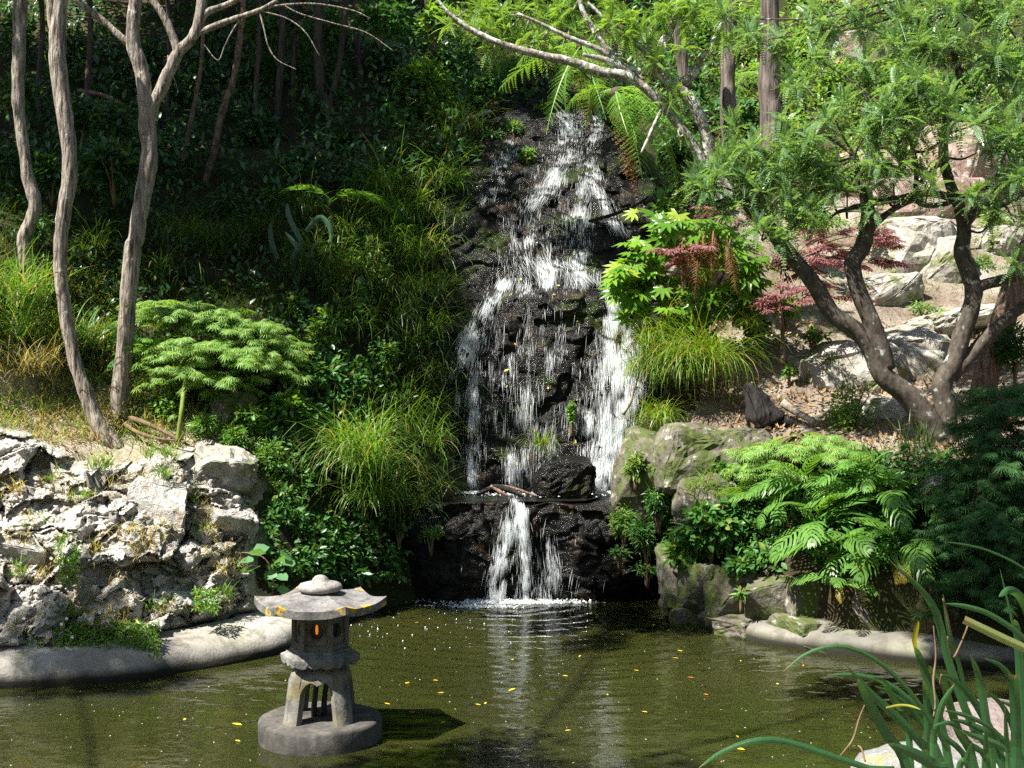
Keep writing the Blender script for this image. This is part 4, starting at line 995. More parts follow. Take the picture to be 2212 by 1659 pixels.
kowhai('kowhai_tree', 'many-stemmed dark-barked tree with feathery leaves on the right terrace', (2035, 985, 12.75),
  [([(2042, 1010), (2030, 955), (2003, 909), (1962, 854), (1910, 813), (1883, 752), (1849, 714), (1798, 677), (1763, 619), (1722, 567), (1690, 530), (1661, 489), (1620, 451), (1598, 420)], [36, 30, 27, 25, 23, 21, 20, 19, 17, 17, 16, 15, 12, 7]),
   ([(1915, 800), (1892, 720), (1866, 656), (1849, 608), (1842, 567), (1863, 533), (1876, 479), (1873, 444), (1858, 390), (1850, 340)], [20, 20, 19, 18, 19, 18, 17, 15, 9, 6]),
   ([(2052, 1010), (2047, 950), (2044, 882), (2035, 830), (2062, 779), (2081, 711), (2102, 642), (2096, 600), (2078, 550), (2082, 496), (2071, 444), (2051, 393), (2037, 325), (2050, 220), (2070, 155), (2040, 60), (2016, -20)], [30, 25, 23, 22, 21, 20, 19, 18, 17, 15, 13, 11, 10, 8, 7, 5, 3]),
   ([(2100, 640), (2119, 618), (2174, 603), (2260, 580)], [14, 13, 12, 10]),
   ([(2055, 815), (2105, 759), (2156, 704), (2240, 640)], [17, 15, 14, 12]),
   ([(2082, 490), (2112, 455), (2140, 448), (2174, 437), (2250, 400)], [10, 9, 8, 6]),
   ([(2056, 426), (2003, 418), (1934, 430), (1866, 443), (1810, 458)], [9, 8, 7, 4]),
   ([(1885, 490), (1912, 465), (1940, 446), (1975, 430)], [8, 7, 6]),
   ([(1975, 430), (2003, 444), (2054, 437), (2105, 410), (2174, 369), (2250, 330)], [6, 6, 5, 4]),
   ([(1975, 428), (1980, 370), (1972, 320), (1950, 270)], [6, 5, 3]), ([(2035, 350), (2000, 380), (1980, 400)], [5, 4, 3]),
   ([(2071, 157), (2139, 116), (2230, 60)], [6, 5, 4])],
  [(1661, 85, 62, 13.6), (1592, 41, 50, 13.9), (1798, 246, 66, 12.8), (1729, 325, 66, 12.7), (1647, 335, 52, 12.8), (1849, 164, 66, 13), (1815, 68, 76, 13.4), (1917, 222, 74, 12.5), (1986, 205, 76, 12.3), (1934, 290, 66, 12.4),
   (1558, 403, 52, 12.7), (1678, 455, 44, 12.6), (1678, 372, 50, 12.7), (1866, 369, 56, 12.6), (2037, 103, 80, 12.4), (2140, 256, 72, 12.1), (2185, 300, 60, 12), (2122, 154, 66, 12.3), (2174, 51, 80, 12.4), (1968, 103, 70, 12.7), (2071, 239, 60, 12.3), (2156, 400, 42, 12.2), (2192, 479, 44, 12.1),
   (1710, 405, 36, 12.6), (1610, 410, 40, 12.7), (1900, 30, 70, 13), (1712, 185, 44, 13.2), (1980, 30, 64, 12.8), (2090, 20, 70, 12.5), (1745, 30, 50, 13.5), (1960, 350, 40, 12.5), (2110, 330, 40, 12.2), (2040, 300, 40, 12.3), (1770, 130, 50, 13.2), (1790, 400, 34, 12.7), (2215, 170, 60, 12.2), (1880, 460, 22, 12.6), (1685, 520, 26, 12.5), (1520, 420, 40, 12.6), (1600, 360, 44, 12.8), (1640, 420, 44, 12.6), (1730, 470, 36, 12.5), (1560, 450, 30, 12.6), (1760, 360, 44, 12.7), (1830, 420, 40, 12.6), (2010, 400, 36, 12.4), (1930, 400, 36, 12.5), (1600, 300, 44, 13), (1690, 270, 50, 12.9), (1870, 290, 50, 12.6), (2195, 390, 50, 12), (2200, 560, 30, 12.1), (1500, 390, 36, 12.8), (1540, 350, 36, 13), (1650, 500, 24, 12.5), (1780, 450, 26, 12.6), (2110, 430, 24, 12.2), (2150, 470, 24, 12.2)],
  'kowhai', 'bark_kowhai', 12.75, 501, (.17, .30), dens=1.1)
kowhai('kowhai_tree', 'pale lichened tree reaching its bare branches across the top of the waterfall', (1575, 420, 15.4),
  [([(1590, 440), (1558, 385), (1517, 342), (1480, 290), (1440, 235), (1395, 190), (1355, 165), (1293, 154), (1242, 135), (1173, 120), (1088, 96), (1020, 65), (968, 27), (940, -10)], [15, 13, 12, 11, 11, 11, 11, 11, 10, 9, 7, 6, 4, 3]),
   ([(1570, 430), (1536, 376), (1524, 290), (1492, 214), (1452, 181), (1423, 160), (1361, 150), (1310, 130), (1260, 118)], [15, 14, 13, 13, 12, 11, 9, 7, 4]),
   ([(1452, 183), (1490, 168), (1512, 132), (1538, 96), (1560, 50)], [12, 11, 9, 7, 4]),
   ([(1424, 160), (1395, 113), (1361, 85), (1310, 44), (1270, 5)], [9, 8, 7, 5, 3]),
   ([(1426, 162), (1426, 103), (1450, 61), (1462, 20), (1470, -20)], [9, 8, 8, 6, 5]),
   ([(1390, 175), (1337, 137), (1293, 79), (1262, 30), (1250, -10)], [9, 8, 7, 6, 4]),
   ([(1330, 130), (1293, 106), (1225, 79), (1170, 52), (1120, 30)], [7, 6, 5, 4, 3]), ([(1450, 200), (1418, 260), (1400, 300), (1385, 330)], [5, 4, 4, 2])],
  [(995, 48, 36, 15.6), (1036, 60, 34, 15.6), (1088, 25, 56, 15.6), (1156, 34, 56, 15.6), (1210, 20, 44, 15.5), (1276, 15, 46, 15.4), (1071, 118, 24, 15.5), (1378, 45, 40, 15.2), (1447, 25, 60, 15), (1269, 165, 18, 15.3), (1468, 215, 26, 15.1), (1520, 30, 60, 14.8), (1330, 20, 40, 15.3), (1120, 75, 34, 15.6), (1180, 90, 30, 15.5), (1560, 85, 44, 14.7), (1475, 100, 30, 15), (1490, 280, 22, 15.2), (1400, 80, 30, 15.1), (1230, 60, 40, 15.4), (1340, 95, 32, 15.1), (1060, 65, 40, 15.5), (1300, 60, 36, 15.2), (1190, 125, 24, 15.4), (1110, 100, 26, 15.5), (1420, 130, 26, 15), (1010, 20, 40, 15.7)],
  'kowhai_far', 'bark_lichen', 15.2, 520, (.16, .27), 1.6)
tb = MB(); bt = thing('leaning_tree', 'pinkish grey leaning trunk behind the right fork of the dark-barked tree', 'tree', P(2112, 905, 13.4))
stem_tube(tb, [(2100, 930), (2120, 870), (2139, 779), (2167, 694), (2192, 619), (2225, 540), (2260, 420), (2290, 250)], [30, 27, 27, 26, 25, 22], 13.5, seed=3); tb.part('trunk', M['bark_brown'], bt, True)

# --- crowns that shade the left slope: leaves spread through many clumps
def crown_mesh(seed, r_, n, leaf=.2, mat='shrub', flat=.62, clumps=34):
    r = R(seed); c = nrm(r.normal(size=(clumps, 3))) * (r.random((clumps, 1)) ** .5) * r_ * np.array([1, 1, flat]); cr = r.uniform(.14, .30, clumps) * r_
    k = r.integers(0, clumps, n); p = c[k] + nrm(r.normal(size=(n, 3))) * (r.random((n, 1)) ** .5) * cr[k][:, None] * np.array([1, 1, .7])
    d = nrm(p - c[k]) + r.normal(size=(n, 3)) * .5; up = np.array([0, 0, 1.0]) + .5 * r.normal(size=(n, 3))
    return mesh('crown', *place(T_leaf4(.5), p, d, up, leaf * r.uniform(.6, 1.3, n)), M[mat])
CR = [crown_mesh(600 + k, 2.6, 6800, clumps=40) for k in range(3)]
def tall_tree(label, stems, Y, bark, crown, rad_seed, group=None, cscale=1.0, twigs=(), seg=10, bp=.2, name='forest_tree'):
    t = thing(name, label, 'tree', P(*(stems[0][0][0]), Y), group); mb = MB()
    top = None
    for k, s in enumerate(stems):
        w_ = stem_tube(mb, s[0], s[1], s[2] if len(s) > 2 else Y, seed=rad_seed + k, seg=seg, bp=bp); top = w_[-1] if k == 0 else top
    if crown is not None:      # the leading stem runs on up into the crown
        V, F = tube([top - np.array([0, 0, .25]), (top + np.array(crown)) / 2 + np.array([.1, 0, .2]), np.array(crown)], [stems[0][1][-1] * Y / FPX, .06, .03], 14, 8, .1, rad_seed); mb.add(V, F)
        for a in range(5):
            an = a * 1.26 + rad_seed; q = np.array(crown) + np.array([math.cos(an) * 1.6, math.sin(an) * 1.6, .3]) * cscale
            V, F = tube([(top + np.array(crown)) / 2 + np.array([.1, 0, .2]), (top + np.array(crown)) / 4 + q / 2, q], [.05, .035, .015], 10, 6, .1, a); mb.add(V, F)
    mb.part('trunk', M[bark], t, True)
    for k, s in enumerate(twigs):
        tb_ = MB(); stem_tube(tb_, s[0], s[1], s[2] if len(s) > 2 else Y, seed=rad_seed + 50 + k, seg=5, bp=.08); tb_.part('branch', M['bark_grey'], t, True)
    if crown is not None:
        cm = CR[rad_seed % 3]; put('crown', cm, t, np.array(crown) - np.array(t.location), (0, 0, rad_seed * 1.7), cscale)
    return t
tall_tree('thin crooked grey tree at the far left behind the tall grass', [([(55, 580), (52, 540), (52, 513), (68, 476), (76, 441), (60, 380), (50, 308), (39, 205), (41, 103), (44, 0), (40, -80)], [13, 14, 14, 15, 14, 12, 13, 14, 14, 12])], 13.7, 'bark_grey', (-8.6, 15.0, 10.3), 1, name='slender_tree')
tall_tree('curving pale grey tree rooted at the left edge of the rock outcrop', [([(268, 1000), (250, 968), (212, 916), (185, 848), (161, 779), (144, 694), (133, 608), (130, 540), (138, 461), (151, 365), (143, 273), (130, 171), (124, 85), (132, 0), (138, -80)], [17, 18, 17, 15, 14, 14, 14, 14, 15, 16, 17, 18, 18, 14, 13]),
   ([(127, 110), (114, 60), (108, 0), (100, -90)], [10, 9, 9, 8])], 12.5, 'bark_grey', (-7.0, 13.9, 10.2), 2, name='slender_tree', cscale=.94)
tall_tree('forked grey brown tree beside the green maple on the left bank', [([(252, 915), (258, 880), (267, 779), (277, 643), (287, 540), (294, 513), (308, 427), (322, 342), (318, 273), (316, 219), (303, 140), (288, 96), (290, 34), (298, -60)], [24, 20, 18, 18, 18, 18, 18, 18, 18, 17, 16, 15, 14, 13]),
   ([(318, 285), (330, 230), (345, 200), (369, 147), (386, 112), (420, 75), (434, 20), (441, -60)], [14, 14, 14, 13, 12, 11, 11, 10]),
   ([(290, 98), (273, 90), (222, 44), (164, 0), (120, -40)], [9, 8, 7, 6]), ([(383, 115), (378, 92), (362, 51), (331, 0), (310, -40)], [9, 9, 8, 7]),
   ([(425, 72), (440, 66), (496, 44), (560, 22), (600, 0)], [7, 7, 6, 5, 4]), ([(432, 45), (450, 25), (490, 10), (550, -20)], [7, 7, 6, 5])], 13.0, 'bark_grey', (-6.4, 14.5, 10.2), 3,
   twigs=[([(555, 24), (600, 12), (680, 8), (760, 22), (800, 40)], [3, 2, 1.5]), ([(560, 24), (570, 60), (580, 100), (600, 130), (640, 150)], [2.5, 1.6, 1]), ([(565, 24), (620, 40), (660, 70), (690, 120)], [2, 1.5, 1]), ([(520, 38), (500, 70), (485, 100), (470, 130), (440, 95)], [2, 1.5, 1]),
          ([(370, 150), (363, 120), (365, 145), (380, 180), (385, 200)], [2, 1.6, 1.2]), ([(610, 10), (650, 30), (720, 50), (790, 70), (850, 110)], [2, 1.4, 1]), ([(222, 44), (195, 38), (165, 36)], [2.5, 2, 1.5])], name='slender_tree', cscale=.94)
FT = [
 ('slanting forest tree with flaking orange bark behind the forked tree', [([(440, 400), (462, 330), (479, 246), (506, 164), (520, 68), (526, 0), (530, -60)], [9, 8, 7, 7, 6, 6])], 16.6, 'bark_flaky', (-5.7, 16.4, 11.5), 4),
 ('thin flaky stem standing next to the slanting orange-barked tree', [([(386, 390), (410, 273), (424, 205), (434, 144), (440, 60), (450, -40)], [5, 5, 4, 4])], 16.8, 'bark_flaky', None, 5),
 ('dark forked forest trunk above the shaded ferns', [([(722, 300), (708, 240), (694, 191), (687, 103), (690, 0), (688, -60)], [15, 13, 11, 9, 8]), ([(708, 240), (728, 160), (742, 70), (750, -20)], [7, 7, 6, 6])], 18.3, 'bark_dark', (-6.2, 18.9, 12.6), 6),
 ('straight dark trunk left of the forked forest trunk', [([(596, 310), (602, 205), (608, 100), (612, -40)], [9, 8, 7, 7])], 18.2, 'bark_dark', (-6.2, 17.3, 12.2), 7),
 ('slim dark trunk between two forest trunks on the shaded slope', [([(636, 300), (634, 150), (642, 0), (645, -50)], [5, 5, 4])], 18.6, 'bark_dark', (-4.6, 21.5, 14.2), 8),
 ('dark trunk in deep shade beside the bright bush', [([(790, 240), (775, 150), (770, 60), (764, -40)], [9, 8, 7, 6])], 19.3, 'bark_dark', (-3.1, 17.7, 13.2), 9),
 ('dark trunk above the bright bush near the waterfall head', [([(938, 130), (930, 60), (925, -40)], [11, 10, 9])], 20.6, 'bark_dark', (-1.4, 22.6, 14.0), 10),
 ('dark trunk in shade behind the glossy shrub', [([(196, 300), (190, 180), (196, 60), (190, -50)], [8, 7, 6, 6])], 17.5, 'bark_dark', (-9.3, 17.8, 12.4), 11),
 ('dim slender trunk right of the flaky-barked tree', [([(560, 330), (553, 200), (560, 80), (556, -40)], [5, 5, 4])], 17.8, 'bark_dark', (-7.4, 20.4, 13.6), 12),
 ('dim trunk between the forked tree and the flaky stem', [([(372, 330), (362, 230), (366, 120), (360, -30)], [6, 5, 5])], 18.4, 'bark_dark', None, 13),
 ('dim trunk beyond the slender left trees', [([(90, 300), (84, 180), (92, 60), (86, -40)], [7, 6, 6])], 18.0, 'bark_dark', (-11.5, 16.3, 11.8), 14),
]
for (lab, st, Yd, bk, cr, sd) in FT: tall_tree(lab, st, Yd, bk, cr, sd, 'trees on the shaded slope', seg=8, bp=.25, cscale=.62 if sd == 9 else .96)
# fibrous tree-fern trunks at the upper right
for lab, st, Yd in (('narrow fibrous grey trunk behind the lichened branches', [([(1578, 330), (1574, 240), (1572, 160), (1576, 60), (1580, -40)], [19, 17, 16, 17])], 19.2),
                    ('thick fibrous grey trunk standing behind the kowhai leaves', [([(1664, 335), (1664, 250), (1662, 170), (1664, 80), (1660, -40)], [24, 22, 21, 22])], 18.8),
                    ('dark leaning trunk above the lichened branch', [([(1485, 190), (1472, 120), (1462, 40), (1458, -40)], [13, 12, 11])], 18.5)):
    tall_tree(lab, st, Yd, 'fibre', None, 21, name='fibrous_tree', seg=14, bp=.3)

# unseen tree added on the near bank, left of frame, to shade pond, lantern and kerbs
nt_ = thing('pond_shade_tree', 'unseen tall tree added on the near bank to shade the pond', 'tree', (-5.6, 3.0, .5)); mb = MB()
for k, q in enumerate([[(-5.6, 3, .3), (-5.5, 3.2, 3.5), (-5.0, 3.8, 6.5), (-4.4, 4.6, 8.2)], [(-5.1, 3.7, 6.0), (-4.7, 4.9, 6.4), (-4.4, 5.8, 6.8)], [(-4.6, 4.3, 7.6), (-4.6, 6.6, 9.0), (-4.5, 9.0, 9.8)], [(-4.5, 4.5, 8.0), (-2.2, 6.3, 8.4), (.4, 8.4, 8.6)], [(-5.3, 3.5, 5.8), (-7.0, 5.4, 7.4), (-8.4, 7.0, 8.4)]]):
    V, F = tube(q, [.2, .15, .08, .04] if k == 0 else [.028, .018, .009], 24, 9, .15, k); mb.add(V, F)
mb.part('trunk', M['bark_grey'], nt_, True)
for k, (cx_, cy_, cz_, sc_) in enumerate([(-4.1, 5.0, 6.9, .48), (-4.5, 9.2, 9.8, .50), (.7, 8.7, 8.6, .50), (-1.6, 6.6, 8.6, .34), (-8.4, 7.2, 8.6, .34), (-.5, 7.8, 8.6, .34)]):
    put('crown', CR[k % 3], nt_, np.array([cx_, cy_, cz_]) - np.array(nt_.location), (0, 0, k), sc_)

# unseen trees added round the near side, behind the viewer, to block sky light
for k, (X_, Y_, Z_, sc_) in enumerate([(-16, -4, 6.2, 2.2), (-8, -9, 6.6, 2.3), (1, -10.5, 6.6, 2.3), (10, -8.5, 6.6, 2.3), (16, -2, 6.2, 2.2), (18, 7, 7.2, 2.2), (-17.5, 4.5, 5.2, 1.9)]):
    t = thing('sky_blocking_tree', 'unseen dense tree added behind the viewer to block sky light, %s in the ring' % ordinal(k), 'tree', (X_, Y_, .6), 'unseen trees added behind the viewer')
    V, F = tube([(0, 0, -.8), (.2, .1, 2.5), (0, 0, Z_)], [.3, .24, .12], 16, 10, .2, k); put('trunk', mesh('trunk', V, F, M['bark_dark'], True), t)
    put('crown', CR[k % 3], t, (0, 0, Z_ - .6), (0, 0, k * 1.3), sc_)
# ------------------------------------------------------------------ ferns, shrubs, grasses
LF = {'ovate': T_leaf(.5), 'lance': T_leaf(.26), 'round': T_leaf(.75), 'quad': T_leaf4(.5), 'thin': T_leaf4(.25)}
def cloud(r, n, rad, lobes=9, flat=.8, leaf='ovate', size=(.08, .12), hang=.2, shell=.5):
    """foliage made of several leafy lobes; local coordinates with the base at z = 0"""
    rad = np.asarray(rad, float)
    c = nrm(r.normal(size=(lobes, 3))) * rad * .55 * (r.random((lobes, 1)) ** .4); cr = r.uniform(.35, .6, (lobes, 1)) * rad
    k = r.integers(0, lobes, n); q = nrm(r.normal(size=(n, 3))); p = c[k] + q * cr[k] * (r.random((n, 1)) ** shell)
    p[:, 2] += rad[2] * .85
    d = nrm(q * np.array([1, 1, .6])) + r.normal(size=(n, 3)) * .45 + np.array([0, 0, -hang]); up = np.array([0, -.25, 1.0]) + .45 * r.normal(size=(n, 3))
    return place(LF[leaf], p, d, up, r.uniform(*size, n))
def bush(x, y, rx, rz, Yd, label, mat='shrub', leaf='ovate', size=(.08, .13), n=900, seed=0, name='shrub', cat='shrub', group=None, lobes=9, hang=.2, stem='stem', drop=0.0, ns=5):
    """rx, rz half sizes as seen; Yd distance"""
    r = R(seed + 7000); b = P(x, y, Yd); R3 = np.array([rx, rx * .8, rz]) * Yd / FPX
    base = b - np.array([0, -.1, R3[2]])
    t = thing(name, label, cat, base, group)
    V, F = cloud(r, n, R3, lobes, leaf=leaf, size=size, hang=hang); put('foliage', mesh('foliage', V, F, M[mat]), t)
    mb = MB()
    for k in range(ns):
        q = nrm(r.normal(size=3)) * R3 * .7 + np.array([0, 0, R3[2]]); V, F = tube([(0, 0, -.15), q * np.array([.4, .4, .5]), q], [.016, .011, .005], 8, 5, .1, k); mb.add(V, F)
    V, F, _ = mb.get(); put('stems', mesh('stems', V, F, M[stem], True), t, kind='stuff')
    return t
# tree fern beside the head of the fall
TF2 = [mesh('frond', *T_frond2(n_, pl_, a, b, seed=k), M['treefern']) for k, (a, b, n_, pl_) in enumerate([(.5, -1.2, 22, .24), (-.5, -1.35, 24, .20), (.0, -.9, 20, .27), (-1.2, -1.6, 26, .13), (-.3, -1.0, 22, .28), (-.8, -1.45, 24, .16)])]
DFR = [mesh('dead_frond', *T_frond2(20, .16, -1.1, -1.65, seed=9 + k, nl=6), M['dead']) for k in range(2)]
def treefern(label, x, y, Yd, fr, trunk_h, dead, seed, root):
    r = R(seed); c = P(x, y, Yd); t = thing('tree_fern', label, 'fern', c - np.array([0, 0, trunk_h]))
    q = P(*root) - np.array(t.location); V, F = tube([q, (q + np.array([0, 0, trunk_h])) / 2 + np.array([.02, .05, -.1]), (0, 0, trunk_h)], [.13, .11, .09], 20, 12, .35, seed); put('trunk', mesh('trunk', V, F, M['bark_dark'], True), t)
    for (az, L, k, roll) in fr: put('frond', TF2[k], t, (0, 0, trunk_h), (math.radians(roll), 0, math.radians(az)), L)
    for (az, L) in dead: put('dead_frond', DFR[r.integers(0, 2)], t, (0, 0, trunk_h - .05), (0, 0, math.radians(az)), L)
    return t
treefern('tree fern with long hanging fronds in front of the upper fall', 1258, 95, 18.0, [(-100, 1.55, 5, 15), (-60, 1.75, 5, -20), (-150, 1.4, 5, 20), (-35, 1.5, 3, 30), (-85, 1.2, 1, 10), (-125, 1.65, 5, -10), (-70, 1.35, 3, 10), (60, 1.5, 2, 0), (150, 1.5, 2, 0), (110, 1.4, 0, 0), (185, 1.2, 0, 10), (15, 1.2, 0, -20)], 1.2, [(-80, 1.2), (-95, 1.0), (-60, 1.1), (-110, 1.0), (-70, 1.4)], 31, (1278, 255, 19.6))
treefern('spreading tree fern with broad bright fronds right of the upper fall', 1330, 195, 17.0, [(-62, 1.75, 4, 6), (-40, 1.7, 4, -8), (-85, 1.35, 1, 10), (-22, 1.6, 4, 10), (-52, 1.3, 2, -10), (-8, 1.4, 4, 0), (-72, 1.8, 5, 0), (-105, 1.1, 1, 20), (-50, 1.95, 1, 0), (30, 1.2, 0, 0), (170, .9, 0, 20), (90, 1.2, 0, 0)], 1.3, [(-40, 1.4), (-25, 1.6), (-55, 1.3), (-20, 1.3)], 32, (1400, 380, 18.3))
treefern('small shaded tree fern behind the right-hand fibrous trunks', 1610, 160, 21.5, [(a, 1.3, k % 3, 0) for k, a in enumerate(range(-160, 180, 34))], 1.0, [(-80, 1.2), (-110, 1.1)], 33, (1612, 290, 21.3))
dd = thing('dead_frond_bundle', 'bundle of rust brown dead fronds hanging over the glossy lobed shrub', 'fern', P(1515, 500, 14.45))
for k in range(16):
    r = R(880 + k); put('dead_frond', DFR[k % 2], dd, (r.uniform(-.36, .40), r.uniform(-.12, .1), r.uniform(-.12, .08)), (r.uniform(-.2, .2), r.uniform(-.1, .25), math.radians(r.uniform(-170, -10))), r.uniform(.45, .82))

# glossy lobed shrub (each leaf its own part)
PAL = [mesh('leaf', *T_palm(8, 4.3, s), M['fatsia'], True) for s in range(4)]
fa = thing('glossy_shrub', 'glossy bright green shrub with large lobed leaves right of the waterfall', 'shrub', P(1500, 735, 14.9)); fb = np.array(fa.location); r = R(71)
blob = [(1420, 545, 70, 60), (1385, 600, 60, 50), (1480, 510, 60, 40), (1590, 560, 60, 60), (1540, 500, 60, 30), (1440, 640, 70, 50), (1380, 650, 40, 40), (1560, 640, 70, 50), (1620, 600, 30, 50), (1500, 590, 80, 60), (1480, 680, 70, 30), (1600, 680, 40, 30), (1450, 480, 40, 20), (1350, 590, 26, 24)]
for k in range(300):
    bx_, by_, bw, bh = blob[k % len(blob)]; x, y = bx_ + r.normal() * bw * .55, by_ + r.normal() * bh * .55; Yl = 14.5 + .6 * r.random() + max(0, (y - 600)) * .001
    p = P(x, y, Yl) - fb; o = p - np.array([0, .1, .55]); d = nrm(o * np.array([1, 1, .55])); az = math.atan2(d[1], d[0]) + r.normal() * .6
    e = (Matrix.Rotation(r.uniform(.1, 1.0), 3, 'X') @ Matrix.Rotation(az, 3, 'Z') @ Matrix.Rotation(.15 + r.normal() * .25, 3, 'Y')).to_euler()
    put('leaf', PAL[k % 4], fa, p, e, r.uniform(.15, .25))
mb = MB()
for k in range(12):
    q = np.array([r.uniform(-.8, .7), r.uniform(-.3, .2), r.uniform(.5, 1.3)]); V, F = tube([fb + np.array([r.uniform(-.25, .25), 0, -.25]), fb + q * .5, fb + q], [.022, .016, .01], 9, 6, .1, k); mb.add(V, F)
mb.part('stems', M['stem'], fa, True, kind='stuff')

# lace-leaf maples: tiers of fine star-shaped leaves over arching twigs
STAR = [T_star(7, 2.5, .10, .30, seed=k) for k in range(3)]; STARW = [T_star(5, 2.6, .17, .22, seed=k) for k in range(3)]
def maple(label, base, trunk, tiers, mat, n, size, seed, stemmat, stars=STAR, trad=(.03, .022, .014), name='maple', cat='tree', hang=.5):
    r = R(seed); t = thing(name, label, cat, P(*base)); V, F = tube([P(*p) for p in trunk], trad, 22, 8, .12, seed); wpart('trunk', V, F, M[stemmat], t, True)
    top = P(*trunk[-1]); lv = MB(); tw = MB(); wsum = sum(a[2] * a[3] for a in tiers)
    for (x, y, rx, rz, Yd) in tiers:
        c = P(x, y, Yd); s = Yd / FPX; m = int(n * rx * rz / wsum)
        # leafy sprays: short arching twigs that radiate from the tier, leaves along both sides
        ns_ = max(3, m // 16); an = r.uniform(0, 6.283, ns_); q0 = np.column_stack([np.cos(an), np.sin(an), np.zeros(ns_)]) * (r.random((ns_, 1)) ** .55); q0[:, 2] = (1 - (q0[:, 0] ** 2 + q0[:, 1] ** 2)) * .9 + r.normal(size=ns_) * .18 - .15
        o = c + q0 * np.array([rx, rx * .75, rz]) * s; az = an + r.normal(size=ns_) * .7; sl = r.uniform(.22, .42, ns_)
        od_ = np.column_stack([np.cos(az), np.sin(az), r.uniform(-.10, .22, ns_)])
        u = np.tile(np.linspace(.0, 1, 16), (ns_, 1)); sg = np.tile(np.where(np.arange(16) % 2, 1, -1), (ns_, 1))
        p = o[:, None] + od_[:, None] * (u * sl[:, None])[..., None]; p[..., 2] -= .16 * u ** 2 * sl[:, None]
        la = az[:, None] + sg * r.uniform(.35, 1.1, (ns_, 16)); d = np.stack([np.cos(la), np.sin(la), -hang * r.uniform(.2, 1.0, (ns_, 16))], -1)
        p = p.reshape(-1, 3) + r.normal(size=(ns_ * 16, 3)) * .012; d = d.reshape(-1, 3); m = len(p); up = np.array([0, -.15, 1.0]) + .22 * r.normal(size=(m, 3))
        k = r.integers(0, 3, m)
        for a in range(3):
            if (k == a).any(): lv.add(*place(stars[a], p[k == a], d[k == a], up[k == a], r.uniform(*size, (k == a).sum())))
        for a in range(5):
            an = r.uniform(0, 6.28); e = c + np.array([math.cos(an) * rx * .85, math.sin(an) * rx * .6, rz * .1]) * s; V, F = tube([top, (top + e) / 2 + np.array([0, 0, .10]), e], [.010, .007, .003], 9, 5, .1, a); tw.add(V, F)
    tw.part('twigs', M[stemmat], t, True, kind='stuff'); lv.part('crown', M[mat], t)
    return t
maple('spreading lace-leaf green maple on a thin green stem on the left bank', (385, 948, 12.4), [(385, 955, 12.4), (392, 890, 12.4), (402, 815, 12.7), (425, 770, 13.1)],
  [(385, 688, 52, 40, 13.45), (455, 705, 60, 46, 13.50), (530, 738, 50, 50, 13.55), (415, 770, 50, 40, 13.05), (490, 778, 52, 42, 13.10), (580, 770, 34, 46, 13.60), (340, 690, 30, 26, 13.55), (395, 815, 30, 24, 12.90), (555, 800, 40, 36, 13.45), (345, 668, 24, 14, 13.60), (335, 750, 26, 28, 13.65), (450, 830, 34, 22, 13.05), (600, 815, 24, 30, 13.65), (520, 825, 34, 24, 13.25)], 'maple_green', 7000, (.07, .12), 81, 'stem_green')
maple('small red-leaved maple on a thin stem behind the leaning kowhai stem', (1690, 775, 14.6), [(1692, 785, 14.6), (1690, 710, 14.6), (1683, 640, 14.6), (1690, 580, 14.7)],
  [(1720, 568, 70, 14, 14.6), (1790, 545, 80, 22, 14.8), (1830, 510, 70, 26, 15.0), (1750, 640, 80, 18, 14.5), (1800, 625, 50, 16, 14.6), (1850, 570, 60, 24, 15.0), (1690, 668, 30, 10, 14.5), (1720, 655, 40, 14, 14.4), (1870, 530, 40, 22, 15.2), (1760, 600, 50, 16, 14.7), (1660, 575, 30, 10, 14.6)], 'maple_red', 1250, (.08, .13), 82, 'bark_brown', STARW, hang=.35)
maple('dull red maple sprig above the glossy lobed shrub', (1555, 500, 15.2), [(1555, 505, 15.2), (1556, 480, 15.2), (1560, 465, 15.2)], [(1560, 462, 70, 14, 15.0), (1500, 545, 60, 16, 14.4), (1470, 560, 30, 14, 14.35), (1620, 480, 40, 12, 15.1)], 'maple_red', 260, (.08, .12), 83, 'bark_brown', STARW, (.012, .01, .008), hang=.35)
maple('feathery pale green maple spilling over the terrace edge', (1730, 1000, 12.9), [(1735, 1010, 12.9), (1740, 980, 12.9), (1745, 955, 12.8)], [(1740, 960, 56, 26, 12.75), (1690, 985, 36, 28, 12.5), (1665, 1010, 22, 24, 12.4), (1790, 975, 36, 26, 12.6), (1660, 975, 18, 18, 12.5), (1700, 1030, 22, 24, 12.3)], 'maple_green', 1700, (.07, .12), 84, 'stem')
maple('big dark weeping lace-leaf maple shrub at the right edge', (2150, 1230, 11.0), [(2150, 1260, 11.0), (2150, 1150, 11.0), (2145, 1050, 11.0), (2140, 950, 11.0)],
  [(2180, 870, 50, 46, 11.3), (2150, 950, 50, 54, 11.1), (2200, 1010, 60, 70, 10.9), (2130, 1060, 48, 60, 11.0), (2160, 1140, 66, 80, 10.8), (2100, 1190, 34, 60, 10.9), (2195, 1230, 60, 80, 10.7), (2120, 1280, 50, 60, 10.8), (2090, 1010, 26, 40, 11.4), (2220, 900, 50, 60, 11.0), (2070, 1310, 26, 40, 10.95), (2230, 1120, 50, 90, 10.8)], 'maple_dark', 8000, (.06, .11), 85, 'stem', hang=.8)

